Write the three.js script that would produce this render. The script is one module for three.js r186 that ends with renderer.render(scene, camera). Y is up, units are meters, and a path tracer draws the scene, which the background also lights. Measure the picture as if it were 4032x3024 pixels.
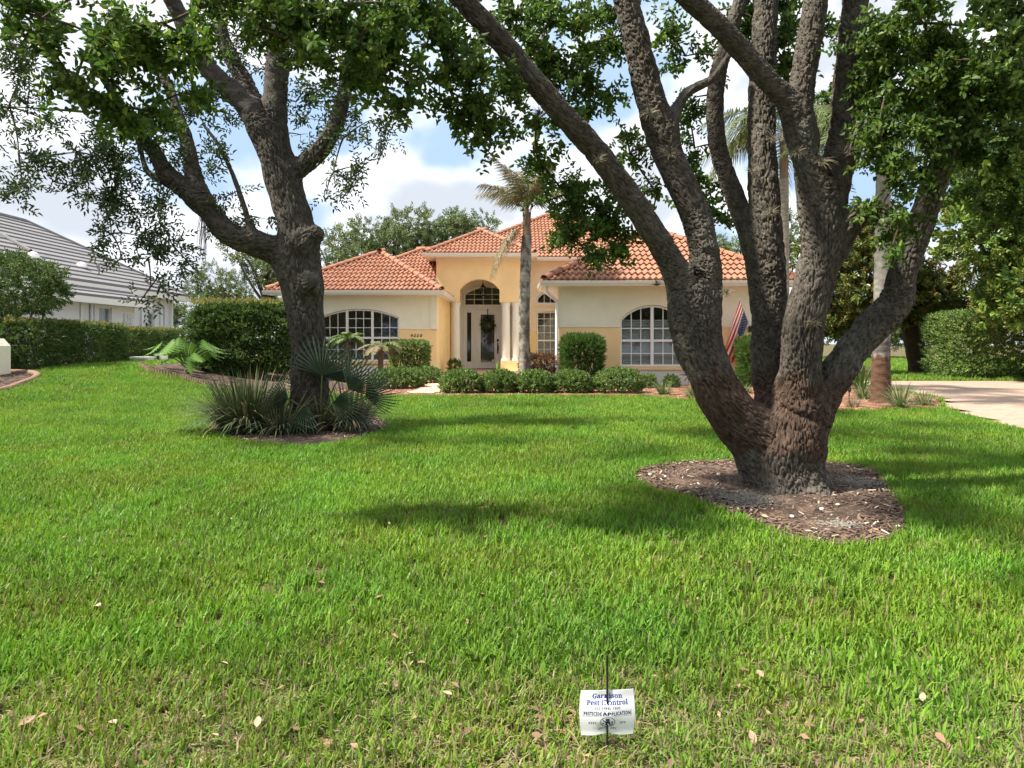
import * as THREE from 'three';
import { mergeGeometries } from 'three/addons/utils/BufferGeometryUtils.js';
import { Brush, Evaluator, SUBTRACTION } from 'three-bvh-csg';
import { createNoise3D } from 'simplex-noise';

// ------------------------------------------------------------------ camera, sky, sun, exposure
const scene = new THREE.Scene();
const camera = new THREE.PerspectiveCamera(56.74, 1024 / 768, 0.05, 900);
camera.position.set(0, 1.3, 0);
camera.lookAt(0, 1.3, -10);
camera.setViewOffset(1024, 768, 0, 41.4, 1024, 768);          // level camera, lens shifted down

const renderer = new THREE.WebGLRenderer({ antialias: true });
renderer.toneMapping = THREE.LinearToneMapping;
renderer.toneMappingExposure = 2.25;
renderer.shadowMap.enabled = true;

function rng(seed) {
  let a = seed >>> 0;
  return () => { a = (a + 0x6D2B79F5) | 0; let t = Math.imul(a ^ (a >>> 15), 1 | a); t = (t + Math.imul(t ^ (t >>> 7), 61 | t)) ^ t; return ((t ^ (t >>> 14)) >>> 0) / 4294967296; };
}
const n3 = createNoise3D(rng(11)), n3b = createNoise3D(rng(23));
const clamp = (x, a = 0, b = 1) => Math.min(b, Math.max(a, x));
const smooth = (a, b, x) => { const t = clamp((x - a) / (b - a)); return t * t * (3 - 2 * t); };
const lerp = (a, b, t) => a + (b - a) * t;
const fbm3 = (f, x, y, z, o) => { let s = 0, a = 0.5, n = 0; for (let i = 0; i < o; i++) { s += a * f(x, y, z); n += a; x *= 2.03; y *= 2.03; z *= 2.03; a *= 0.5; } return s / n; };

const SUN = new THREE.Vector3(-0.55, 0.83, -0.07).normalize();
{ // broken cumulus over pale blue
  const W = 1536, Hh = 768, data = new Float32Array(W * Hh * 4);
  const density = (x, y, z) => fbm3(n3, x * 2.9 + 3.1, y * 4.6 + 1.7, z * 2.9 - 2.2, 7) + 0.30 * n3b(x * 1.5, y * 2.4, z * 1.5);
  for (let j = 0; j < Hh; j++) {
    const el = ((j + 0.5) / Hh - 0.5) * Math.PI;
    for (let i = 0; i < W; i++) {
      const az = ((i + 0.5) / W - 0.5) * 2 * Math.PI, x = Math.cos(el) * Math.cos(az), z = Math.cos(el) * Math.sin(az), y = Math.max(0, Math.sin(el));
      const blue = [0.25, 0.345, 0.475], d = density(x, y, z), c = smooth(-0.42, -0.02, d);
      const thick = smooth(0.0, 0.42, d + 0.35 * n3b(x * 3.3 + 5, y * 5.2, z * 3.3));            // thick cloud is greyer
      const cl = [lerp(0.57, 0.35, thick), lerp(0.58, 0.375, thick), lerp(0.60, 0.415, thick)];
      const k = (j * W + i) * 4;
      for (let q = 0; q < 3; q++) data[k + q] = lerp(blue[q], cl[q], c * 0.96);
      data[k + 3] = 1;
    }
  }
  const sky = new THREE.DataTexture(data, W, Hh, THREE.RGBAFormat, THREE.FloatType);
  sky.mapping = THREE.EquirectangularReflectionMapping; sky.magFilter = THREE.LinearFilter; sky.minFilter = THREE.LinearFilter; sky.wrapS = THREE.RepeatWrapping; sky.needsUpdate = true;
  scene.background = sky; scene.environment = sky;
}
const sun = new THREE.DirectionalLight(new THREE.Color().setRGB(1.0, 0.93, 0.80), 4.8);
sun.position.copy(SUN).multiplyScalar(60); sun.target.position.set(0, 0, -12);
sun.castShadow = true; sun.shadow.radius = 6; sun.shadow.mapSize.set(4096, 4096);
Object.assign(sun.shadow.camera, { left: -40, right: 40, top: 40, bottom: -40, near: 1, far: 160 });
sun.name = 'sun'; sun.target.name = 'sun_target';
scene.add(sun, sun.target);

// ------------------------------------------------------------------ helpers
const taken = new Map();
function numbered(name) { const k = taken.get(name) ?? 0; taken.set(name, k + 1); return k ? `${name}_${String(k).padStart(3, '0')}` : name; }
function tag(o, label, category, group, kind) { if (label) o.userData.label = label; if (category) o.userData.category = category; if (group) o.userData.group = group; if (kind) o.userData.kind = kind; return o; }
function thing(name, label, category, pos = [0, 0, 0], turn = 0, group) {
  const o = new THREE.Group(); o.name = numbered(name); o.position.set(...pos); o.rotation.y = turn; scene.add(o); return tag(o, label, category, group);
}
function mesh(name, g, m, parent, cast = true) { const o = new THREE.Mesh(g, m); o.name = parent === scene ? numbered(name) : name; o.castShadow = cast; o.receiveShadow = true; parent.add(o); return o; }
function copy(o, pos, turn = 0, s = 1, label) {
  const c = o.clone(); c.name = numbered(o.name.replace(/_\d{3}$/, '')); c.userData = { ...o.userData }; if (label) c.userData.label = label;
  c.position.set(...pos); c.rotation.y = turn; if (s.length) c.scale.set(...s); else c.scale.setScalar(s); scene.add(c); return c;
}
const V = (x, y, z) => new THREE.Vector3(x, y, z);
const C = (r, g, b) => new THREE.Color().setRGB(r, g, b);
function metric(g, s = 1) { // uv in metres from the face direction
  if (g.index) g = g.toNonIndexed(); g.computeVertexNormals();
  const p = g.attributes.position, n = g.attributes.normal, uv = new Float32Array(p.count * 2);
  for (let i = 0; i < p.count; i++) {
    const ax = Math.abs(n.getX(i)), ay = Math.abs(n.getY(i)), az = Math.abs(n.getZ(i)), x = p.getX(i), y = p.getY(i), z = p.getZ(i);
    if (az >= ax && az >= ay) { uv[2 * i] = x * s; uv[2 * i + 1] = y * s; } else if (ax >= ay) { uv[2 * i] = z * s; uv[2 * i + 1] = y * s; } else { uv[2 * i] = x * s; uv[2 * i + 1] = z * s; }
  }
  g.setAttribute('uv', new THREE.BufferAttribute(uv, 2)); return g;
}
function box(x0, x1, y0, y1, z0, z1) { const g = new THREE.BoxGeometry(x1 - x0, y1 - y0, z1 - z0); g.translate((x0 + x1) / 2, (y0 + y1) / 2, (z0 + z1) / 2); return g; }
const mbox = (...a) => metric(box(...a));
function geo(pos, idx, col, uv) {
  const g = new THREE.BufferGeometry(); g.setAttribute('position', new THREE.Float32BufferAttribute(pos, 3));
  if (col) g.setAttribute('color', new THREE.Float32BufferAttribute(col, 3));
  g.setAttribute('uv', new THREE.Float32BufferAttribute(uv ?? new Float32Array(pos.length / 3 * 2), 2));
  if (idx) g.setIndex(idx); g.computeVertexNormals(); return g;
}
// tileable value noise for textures
function lattice(seed, n) { const r = rng(seed), a = new Float32Array(n * n); for (let i = 0; i < n * n; i++) a[i] = r(); return (x, y) => { const xi = Math.floor(x), yi = Math.floor(y), fx = x - xi, fy = y - yi, u = fx * fx * (3 - 2 * fx), v = fy * fy * (3 - 2 * fy), w = (p, q) => a[(((q % n) + n) % n) * n + (((p % n) + n) % n)]; return lerp(lerp(w(xi, yi), w(xi + 1, yi), u), lerp(w(xi, yi + 1), w(xi + 1, yi + 1), u), v); }; }
function tnoise(seed, base, oct) { const ls = []; for (let i = 0; i < oct; i++) ls.push(lattice(seed + i * 7, base << i)); return (u, v) => { let s = 0, a = 0.5, n = 0; for (let i = 0; i < oct; i++) { s += a * ls[i](u * (base << i), v * (base << i)); n += a; a *= 0.55; } return s / n; }; }
function texture(w, h, fn, srgb, metres = 1, metresY = metres) {
  const d = new Uint8Array(w * h * 4);
  for (let j = 0; j < h; j++) for (let i = 0; i < w; i++) { const c = fn((i + 0.5) / w, (j + 0.5) / h), k = (j * w + i) * 4; if (c.length) { for (let q = 0; q < 3; q++) d[k + q] = clamp(c[q]) * 255; } else d[k] = d[k + 1] = d[k + 2] = clamp(c) * 255; d[k + 3] = 255; }
  const t = new THREE.DataTexture(d, w, h, THREE.RGBAFormat); t.magFilter = THREE.LinearFilter; t.minFilter = THREE.LinearMipmapLinearFilter; t.generateMipmaps = true;
  t.wrapS = t.wrapT = THREE.RepeatWrapping; t.repeat.set(1 / metres, 1 / metresY); if (srgb) t.colorSpace = THREE.SRGBColorSpace; t.needsUpdate = true; return t;
}
const std = (o) => new THREE.MeshStandardMaterial({ roughness: 0.85, ...o });
const phys = (o) => new THREE.MeshPhysicalMaterial({ roughness: 0.85, ...o });
const leafy = (o = {}) => phys({ vertexColors: true, side: THREE.DoubleSide, roughness: 0.92, transmission: 0.46, thickness: 0, specularIntensity: 0.3, clearcoat: 0.35, clearcoatRoughness: 0.42, ...o });

// ground rises towards the neighbour's lot
const groundY = (x, z) => 0.55 * smooth(-7, -12, x) * smooth(-12, -22, z);
function inside(poly, x, z) { let c = false; for (let i = 0, j = poly.length - 1; i < poly.length; j = i++) { const [xi, zi] = poly[i], [xj, zj] = poly[j]; if ((zi > z) !== (zj > z) && x < (xj - xi) * (z - zi) / (zj - zi) + xi) c = !c; } return c; }
function edgeDistance(poly, x, z) { let m = 1e9; for (let i = 0, j = poly.length - 1; i < poly.length; j = i++) { const [ax, az] = poly[j], [bx, bz] = poly[i], dx = bx - ax, dz = bz - az, t = clamp(((x - ax) * dx + (z - az) * dz) / (dx * dx + dz * dz)); m = Math.min(m, Math.hypot(x - ax - t * dx, z - az - t * dz)); } return m; }
function roundPoly(poly, times = 2) { for (let k = 0; k < times; k++) { const o = []; poly.forEach((p, i) => { const q = poly[(i + 1) % poly.length]; o.push([lerp(p[0], q[0], 0.25), lerp(p[1], q[1], 0.25)], [lerp(p[0], q[0], 0.75), lerp(p[1], q[1], 0.75)]); }); poly = o; } return poly; }
// limbs as [x, y, z, radius] in metres
const CAMPHOR_LIMBS = [
  ['trunk', [[2.377,-0.133,-6.2,0.533],[2.377,-0.052,-6.2,0.46],[2.373,0.029,-6.2,0.4],[2.365,0.129,-6.2,0.358],[2.349,0.251,-6.2,0.329],[2.357,0.412,-6.2,0.323],[2.39,0.594,-6.2,0.274],[2.422,0.775,-6.2,0.178],[2.438,0.896,-6.2,0.065]]],
  ['L1', [[2.398,0.049,-6.2,0.145],[2.244,0.291,-6.2,0.226],[2.038,0.547,-6.15,0.218],[1.827,0.784,-6.1,0.194],[1.684,1.062,-6.1,0.178],[1.589,1.3,-6.1,0.187],[1.565,1.479,-6.1,0.197],[1.553,1.657,-6.1,0.184],[1.533,1.816,-6.1,0.152]]],
  ['L1a', [[1.56,1.498,-6.08,0.117],[1.434,1.812,-6.05,0.104],[1.285,2.081,-6,0.1],[1.014,2.452,-5.9,0.095],[0.695,2.848,-5.8,0.091],[0.346,3.176,-5.65,0.084],[-0.021,3.556,-5.5,0.079],[-0.366,3.853,-5.3,0.072],[-0.684,4.122,-5.1,0.06],[-1.04,4.394,-4.9,0.045],[-1.426,4.574,-4.7,0.027]]],
  ['L1b', [[1.626,1.46,-6.15,0.122],[1.699,1.784,-6.2,0.119],[1.671,2.107,-6.2,0.118],[1.611,2.423,-6.25,0.12],[1.354,3.039,-6.3,0.125],[1.222,3.474,-6.3,0.118],[1.103,3.966,-6.3,0.108],[0.98,4.458,-6.3,0.098],[0.837,5.155,-6.3,0.079],[0.755,5.894,-6.3,0.052],[0.581,6.547,-6.2,0.029]]],
  ['L1c', [[1.37,3.146,-6.3,0.049],[1.546,3.512,-6.35,0.041],[1.822,3.702,-6.45,0.034],[2.006,3.966,-6.5,0.024]]],
  ['L2', [[2.435,0.225,-6.35,0.149],[2.408,0.55,-6.4,0.173],[2.347,0.922,-6.45,0.144],[2.336,1.3,-6.5,0.139],[2.357,1.681,-6.5,0.135],[2.344,2.024,-6.5,0.135],[2.311,2.557,-6.5,0.122],[2.303,3.108,-6.55,0.116],[2.32,3.62,-6.6,0.113],[2.337,4.05,-6.6,0.107],[2.377,4.504,-6.65,0.1],[2.438,5.182,-6.7,0.084],[2.541,6.037,-6.8,0.06],[2.668,6.96,-6.9,0.032]]],
  ['L2b', [[2.328,1.684,-6.55,0.085],[2.239,2.138,-6.6,0.081],[2.108,2.586,-6.65,0.08],[2.007,2.914,-6.7,0.077],[1.941,3.149,-6.7,0.075],[1.911,3.481,-6.7,0.075],[1.95,3.874,-6.7,0.07],[2.068,4.266,-6.7,0.059],[2.198,4.702,-6.7,0.052],[2.399,5.523,-6.9,0.036]]],
  ['L3', [[2.398,0.129,-6.2,0.194],[2.426,0.419,-6.15,0.234],[2.458,0.699,-6.15,0.192],[2.466,1.062,-6.1,0.159],[2.489,1.477,-6.05,0.158],[2.576,1.851,-6.05,0.153],[2.635,2.127,-6.05,0.153],[2.635,2.47,-6.05,0.148],[2.623,2.679,-6.05,0.126]]],
  ['L3a', [[2.635,2.324,-6.05,0.117],[2.508,2.706,-6,0.103],[2.453,2.98,-6,0.1],[2.426,3.288,-6,0.098],[2.469,3.605,-6,0.095],[2.516,3.878,-6,0.094],[2.562,4.191,-6,0.091],[2.613,4.659,-6,0.078],[2.666,5.218,-5.9,0.058],[2.734,5.831,-5.8,0.03]]],
  ['L3b', [[2.697,2.333,-6.1,0.118],[2.789,2.695,-6.12,0.112],[2.851,2.998,-6.15,0.114],[2.883,3.222,-6.15,0.112],[2.911,3.602,-6.15,0.107],[2.939,3.943,-6.15,0.104],[2.971,4.263,-6.15,0.099],[3.043,4.771,-6.2,0.084],[3.257,5.484,-6.3,0.066],[3.558,6.3,-6.4,0.037]]],
  ['L3c', [[2.457,3.019,-6,0.081],[2.301,3.307,-5.95,0.081],[2.074,3.528,-5.9,0.08],[1.786,3.781,-5.8,0.079],[1.514,3.972,-5.7,0.074],[1.16,4.129,-5.5,0.066],[0.724,4.279,-5.2,0.054],[0.3,4.426,-4.9,0.041],[-0.164,4.523,-4.5,0.023]]],
  ['L3s', [[2.843,2.908,-6.1,0.086],[2.93,3.045,-6.05,0.072],[2.986,3.111,-6.02,0.066]]],
  ['L3t', [[2.726,2.068,-6.05,0.095],[2.828,2.269,-6,0.094],[2.921,2.377,-5.95,0.09],[2.962,2.421,-5.94,0.085]]],
  ['L4', [[2.446,0.311,-6.2,0.161],[2.591,0.654,-6.2,0.181],[2.781,0.957,-6.2,0.139],[3.003,1.276,-6.2,0.126],[3.217,1.51,-6.2,0.132],[3.358,1.683,-6.2,0.126],[3.391,1.865,-6.2,0.108],[3.475,2.153,-6.15,0.101],[3.562,2.479,-6.1,0.098],[3.639,2.777,-6.05,0.095],[3.766,3.038,-6,0.091],[3.933,3.374,-5.9,0.083],[4.093,3.679,-5.8,0.076],[4.282,4.046,-5.7,0.065],[4.454,4.379,-5.5,0.052],[4.603,4.751,-5.3,0.028]]]];
const OAK_LIMBS = [
  ['trunk', [[-2.918,-0.19,-10.4,0.406],[-2.925,0.047,-10.4,0.347],[-2.939,0.251,-10.4,0.303],[-2.952,0.488,-10.4,0.265],[-2.959,0.894,-10.4,0.249],[-2.972,1.246,-10.4,0.236],[-3.013,1.639,-10.4,0.249],[-3.054,2.004,-10.4,0.265],[-3.101,2.519,-10.4,0.265],[-3.155,2.993,-10.4,0.249],[-3.311,3.528,-10.4,0.233],[-3.446,4.008,-10.4,0.228],[-3.575,4.381,-10.4,0.228],[-3.643,4.618,-10.4,0.211]]],
  ['knot', [[-3.024,2.762,-10.3,0.166],[-2.829,2.862,-10.25,0.117],[-2.749,2.894,-10.2,0.069]]],
  ['scar', [[-3.006,2.126,-10.4,0.152],[-2.929,2.137,-10.2,0.138],[-2.887,2.14,-10.08,0.126],[-2.882,2.138,-10.06,0.089],[-2.89,2.141,-10.09,0.058],[-2.899,2.143,-10.12,0.021]]],
  ['LA', [[-3.616,4.448,-10.4,0.168],[-3.949,4.838,-10.35,0.148],[-4.386,5.25,-10.3,0.126],[-4.622,5.683,-10.2,0.112],[-4.807,6.12,-10.1,0.1],[-5.052,6.639,-10,0.083],[-5.334,7.234,-9.8,0.056],[-5.604,7.732,-9.5,0.035]]],
  ['LM', [[-3.541,4.376,-10.5,0.175],[-3.479,5.128,-10.5,0.159],[-3.459,5.607,-10.5,0.148],[-3.445,6.085,-10.5,0.131],[-3.459,6.769,-10.5,0.109],[-3.527,7.726,-10.5,0.077],[-3.664,8.751,-10.5,0.044]]],
  ['LN', [[-3.754,4.716,-10.6,0.127],[-4.015,5.167,-10.8,0.118],[-4.286,5.629,-10.9,0.108],[-4.469,5.998,-11,0.097],[-4.596,6.648,-11.1,0.081],[-4.71,7.425,-11.2,0.058],[-4.943,8.425,-11.4,0.036]]],
  ['LR', [[-3.223,3.805,-10.4,0.119],[-2.986,3.941,-10.4,0.125],[-2.783,4.144,-10.4,0.119],[-2.6,4.448,-10.4,0.108],[-2.492,4.787,-10.4,0.098],[-2.397,5.227,-10.4,0.081],[-2.275,5.769,-10.4,0.065],[-2.072,6.446,-10.4,0.049],[-1.801,7.123,-10.4,0.027]]],
  ['LL', [[-3.155,2.316,-10.4,0.228],[-3.41,2.614,-10.35,0.183],[-3.725,2.728,-10.2,0.17],[-4.018,2.845,-10.1,0.153],[-4.271,3.155,-10,0.13],[-4.444,3.341,-9.95,0.124],[-4.647,3.504,-9.9,0.113],[-4.816,3.705,-9.85,0.097],[-4.919,3.916,-9.8,0.087],[-5.058,4.11,-9.7,0.076],[-5.225,4.425,-9.6,0.06],[-5.418,4.764,-9.5,0.042],[-5.607,5.114,-9.3,0.024]]],
  ['LS', [[-4.366,3.341,-9.95,0.104],[-4.499,3.774,-10,0.094],[-4.606,4.172,-10.05,0.086],[-4.721,4.456,-10.1,0.074],[-4.921,4.952,-10.2,0.064],[-5.204,5.458,-10.3,0.054],[-5.457,6.04,-10.4,0.033]]],
  ['t1', [[-4.86,3.543,-9.9,0.041],[-5.079,3.685,-9.9,0.034],[-5.163,3.943,-9.9,0.028],[-5.259,4.265,-9.9,0.023],[-5.388,4.587,-9.9,0.015]]],
  ['t2', [[-3.669,2.799,-10.1,0.037],[-3.82,3.273,-10.1,0.034],[-3.985,3.733,-10.1,0.029],[-4.182,4.127,-10.1,0.024],[-4.379,4.39,-10.1,0.016]]]];
// leafy masses as [x, y, z, radius] in metres
const CAMPHOR_MASSES = [[-3.04,3.4,-4.6,0.25],[-2.77,3.32,-4.7,0.29],[-2.52,3.17,-4.8,0.3],[-2.89,3.01,-4.7,0.2],[-2.74,2.88,-4.8,0.2],[-2.51,2.9,-4.9,0.2],[-2.28,3.02,-4.9,0.2],[-2.31,3.41,-4.7,0.29],[-2.12,3.34,-4.9,0.2],[-2.95,3.16,-4.6,0.19],[-3.25,3.46,-4.6,0.16],[-2.39,3.25,-4.4,0.18],[-2.05,3.46,-4.6,0.19],[-1.68,3.42,-4.4,0.21],[-1.48,3.41,-4.5,0.25],[-1.25,3.37,-4.6,0.28],[-1.24,3.14,-4.7,0.19],[-0.99,3.42,-4.8,0.3],[-0.96,3.05,-4.8,0.2],[-0.8,3.32,-5,0.27],[-0.67,3.58,-5,0.27],[-0.77,2.99,-5,0.15],[-1.01,3.12,-4.5,0.18],[-1.33,3.16,-4.4,0.15],[-0.76,3.39,-4.4,0.18],[-1.53,3.2,-4.3,0.13],[-1.02,3.34,-4.3,0.18],[-0.54,3.23,-5.3,0.2],[-0.34,3.13,-5.4,0.24],[-0.09,3.05,-5.5,0.23],[-0.24,2.93,-5.5,0.15],[0.05,3.27,-5.6,0.21],[-0.43,3.43,-5.2,0.27],[-0.1,3.91,-5.9,0.3],[0.25,3.8,-6,0.31],[0.53,3.56,-6.1,0.25],[0.38,4.13,-6.2,0.32],[0.77,4.01,-6.4,0.28],[0.75,3.51,-6.3,0.19],[0.58,3.3,-6.2,0.15],[-0.54,3.93,-5.7,0.23],[0.02,3.6,-6,0.21],[-0.32,3.26,-5.1,0.17],[0.92,4.35,-6.6,0.27],[0.2,3.11,-5.8,0.14],[0.21,2.88,-6,0.13],[0.31,2.77,-6.1,0.17],[0.47,2.59,-6.2,0.21],[0.6,2.39,-6.2,0.23],[0.78,2.24,-6.3,0.24],[0.54,2.19,-6.2,0.19],[0.94,2.12,-6.3,0.17],[0.31,2.51,-6.1,0.13],[0.98,2.59,-6.4,0.18],[0.65,2.69,-6.3,0.13],[0.8,2.49,-6.3,0.19],[0.42,2.35,-6.2,0.15],[0.7,2.05,-6.2,0.12],[1.11,3.09,-6.7,0.15],[1.09,3.28,-6.7,0.14],[1.39,2.72,-6.8,0.15],[1.35,2.52,-6.8,0.1],[1.77,3.19,-6.9,0.18],[1.9,2.83,-6.9,0.19],[1.95,2.6,-6.9,0.16],[1.73,3.43,-6.9,0.17],[1.77,3.68,-6.9,0.14],[1.99,2.51,-6.9,0.1],[1.66,4.04,-6.8,0.19],[1.48,4.31,-6.8,0.21],[2.44,4.35,-6.9,0.28],[2.66,4.08,-7,0.22],[2.3,4.54,-7,0.29],[2.66,4.49,-7,0.29],[2.48,4.03,-7,0.17],[2.07,4.17,-7,0.14],[2.96,3.8,-6.5,0.18],[2.94,3.5,-6.5,0.15],[2.98,4.22,-6.6,0.2],[3,3.25,-6.5,0.1],[2.71,3.76,-7,0.13],[2.97,3.78,-5.6,0.31],[3.2,3.77,-5.5,0.34],[3.49,3.69,-5.4,0.37],[3.74,3.65,-5.3,0.36],[3.06,3.38,-5.7,0.29],[3.33,3.34,-5.6,0.34],[3.63,3.23,-5.5,0.34],[3.85,3.2,-5.4,0.33],[2.89,2.98,-5.6,0.19],[3.11,2.98,-5.6,0.27],[3.38,2.91,-5.5,0.23],[3.64,2.81,-5.4,0.26],[3.88,2.81,-5.4,0.22],[2.89,2.65,-5.6,0.17],[3.08,2.58,-5.6,0.19],[2.91,2.36,-5.6,0.17],[3.08,2.25,-5.6,0.17],[2.99,2.01,-5.6,0.11],[2.92,3.68,-5.8,0.2],[3.3,3.37,-5.2,0.28],[3.57,3.29,-5.1,0.28],[3.4,3.68,-5.9,0.28],[3.85,3.32,-6.2,0.25],[3.17,2.73,-5.5,0.17],[2.87,2.82,-5.7,0.14],[3.27,3.55,-6.4,0.22],[3.7,3.46,-6.5,0.27],[4.4,2.8,-6.6,0.23],[4.66,2.67,-6.6,0.25],[4.59,2.95,-6.5,0.27],[4.7,2.42,-6.6,0.18],[4.16,2.65,-6.5,0.13],[4.23,2.98,-6.6,0.18],[4.53,2.54,-6.8,0.16]];
const OAK_MASSES = [[-6.65,4.42,-9.4,0.32],[-6.52,3.81,-9.4,0.35],[-6.46,3.38,-9.4,0.29],[-6.22,4.27,-9.5,0.29],[-6.4,4.91,-9.4,0.35],[-6.61,3.18,-9.3,0.22],[-6.72,5.26,-9.5,0.39],[-6.22,3.75,-9.4,0.19],[-5.79,3.84,-9.5,0.32],[-5.48,3.77,-9.5,0.36],[-5.73,3.46,-9.5,0.32],[-5.35,3.42,-9.6,0.32],[-5.48,3.11,-9.6,0.3],[-5.1,3.17,-9.6,0.3],[-5.41,2.77,-9.6,0.28],[-5.09,2.75,-9.7,0.3],[-4.81,2.94,-9.7,0.28],[-5.26,2.42,-9.6,0.18],[-4.96,2.44,-9.7,0.27],[-4.68,2.64,-9.8,0.27],[-4.93,2.06,-9.7,0.16],[-5.09,1.84,-9.7,0.15],[-4.5,2.45,-9.8,0.2],[-4.49,3.94,-9.9,0.3],[-4.82,4.11,-9.8,0.37],[-5.09,4.27,-9.7,0.36],[-4.27,3.97,-10,0.26],[-4.15,3.08,-10.1,0.23],[-4.39,3.65,-9.9,0.24],[-3.89,3.03,-10.2,0.22],[-3.66,3.11,-10.3,0.23],[-4.02,3.42,-10.2,0.2],[-4.31,2.26,-9.8,0.13],[-4.77,3.26,-9.7,0.27],[-5.1,3.67,-9.6,0.26],[-5.48,4.17,-9.6,0.3],[-5.46,3.24,-9.3,0.22],[-4.81,2.25,-9.7,0.17],[-5.79,3.69,-9.4,0.19],[-5.54,2.66,-9.5,0.14],[-4.53,5.03,-10.6,0.4],[-4.26,5.8,-10.8,0.41],[-3.98,6.22,-10.8,0.41],[-3.19,5.54,-10.5,0.32],[-3.22,4.89,-10.6,0.26],[-2.82,4.55,-10.4,0.28],[-2.45,4.25,-10.3,0.28],[-2.58,3.78,-10.3,0.25],[-2.32,3.85,-10.3,0.21],[-2.69,3.45,-10.3,0.14],[-2.32,3.55,-10.3,0.17],[-2.03,4.49,-10.2,0.25],[-1.83,4.29,-10.2,0.2],[-3.19,5.95,-10.5,0.39],[-3.87,5.49,-10.9,0.22],[-3.01,5.16,-10.6,0.26],[-2.82,5.63,-10.4,0.32],[-2.45,5.06,-10.3,0.32],[-2.25,4.72,-10.3,0.25],[-4.64,4.62,-10.4,0.28],[-3.98,4.95,-11,0.19],[-4.43,4.71,-10.7,0.22],[-1.68,4.59,-10.1,0.21],[-2.78,4.24,-10.5,0.18],[-3.18,4.43,-10.7,0.15],[-2.49,3.45,-10.3,0.13]];
// beds as [x, z] outlines
const BED_CAMPHOR = [[1.13,-6.89],[1.51,-7.4],[1.95,-7.59],[2.42,-7.68],[2.97,-7.68],[3.37,-7.45],[3.66,-7.26],[3.45,-6.55],[3.03,-5.55],[2.85,-5.12],[2.52,-4.62],[2.16,-4.38],[1.9,-4.46],[1.78,-4.69],[1.68,-5.12],[1.53,-5.55],[1.38,-5.8],[1.15,-6.24]];
const BED_OAK = [[-4.64,-10.79],[-4.72,-11.41],[-4.6,-12.48],[-4.04,-13.31],[-3.13,-13.14],[-2.29,-12.1],[-1.85,-10.97],[-1.83,-10.4],[-1.96,-9.51],[-2.18,-8.91],[-2.5,-8.61],[-2.94,-8.76],[-3.56,-9.24],[-4.19,-9.98]];
const BED_FRONT_EDGE = [[-3.37,-16.92],[-1.66,-16.92],[-0.07,-16.92],[1.92,-16.92],[3.21,-16.78],[4,-15.6],[4.65,-14.47],[5.29,-13.68],[6.27,-13.31],[7.41,-13.49],[8.27,-13.68]];
const BALL_MOSS = [[1.19,1.77,-5.85,1],[1.79,1.71,-5.95,0.8],[1.43,1.03,-5.75,1],[1.35,2.91,-6.1,1],[1.18,3.26,-6.1,1.2],[0.21,3.07,-5.5,1],[0.68,2.75,-5.65,0.8],[2.34,3.13,-6.4,0.9],[2.15,2.84,-6.4,0.8],[2.34,2.86,-5.85,1.1],[2.55,2.8,-5.9,1.3],[2.29,2.45,-6.3,0.9],[2.05,2.44,-6.5,0.8],[2.49,1.45,-5.85,0.8]];
const HANGING_MOSS = [[-4.34,3.06,-10,0.75],[-3.83,2.43,-10.2,0.4],[-1.91,4.16,-10.2,0.3]];
const FALLEN = [[-1.73,-3.4],[-0.4,-2.83],[-0.35,-2.75],[-0.14,-2.79],[-0.53,-3.22],[-0.56,-3.1],[1.16,-2.36],[1.73,-2.45],[1.14,-2.58],[1.45,-2.51],[-0.23,-2.54],[1.95,-4.68],[1.82,-4.59],[2.92,-4.46],[-1.85,-6.24],[-1.46,-3.11],[-1.55,-2.78],[-1.12,-2.75],[-0.17,-4.59],[-0.17,-2.85],[1.57,-2.27],[0.97,-2.32],[-1.61,-2.36],[-1.32,-2.35],[-0.83,-2.32]];

// ------------------------------------------------------------------ ground, beds, paving
const noiseA = tnoise(5, 8, 6), noiseB = tnoise(91, 16, 5), noiseC = tnoise(37, 4, 7);
const soilTex = texture(512, 512, (u, v) => { const a = noiseA(u, v), b = noiseB(v, u), k = clamp((a - 0.35) * 2.2), s = 0.75 + 0.5 * b; return [lerp(0.30, 0.37, k) * s, lerp(0.255, 0.37, k) * s, lerp(0.16, 0.16, k) * s]; }, true, 2.3);
const soilBump = texture(256, 256, (u, v) => noiseB(u, v), false, 0.8);
const groundMat = std({ map: soilTex, bumpMap: soilBump, bumpScale: 0.02, roughness: 1 });
{
  const xs = [-260, -120, -70, -45], zs = [30, 8];
  for (let x = -30; x <= 26; x += 0.7) xs.push(x); xs.push(45, 70, 120, 260);
  for (let z = 3; z >= -44; z -= 0.7) zs.push(z); zs.push(-60, -90, -150, -300, -600);
  const pos = [], uv = [], idx = [];
  zs.forEach((z) => xs.forEach((x) => { pos.push(x, groundY(x, z), z); uv.push(x, z); }));
  const n = xs.length; for (let j = 0; j < zs.length - 1; j++) for (let i = 0; i < n - 1; i++) { const a = j * n + i; idx.push(a, a + 1, a + n, a + 1, a + n + 1, a + n); }
  tag(mesh('ground', geo(pos, idx, null, uv), groundMat, scene), 'flat ground under the lawn and the garden', 'ground', null, 'structure');
}
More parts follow.
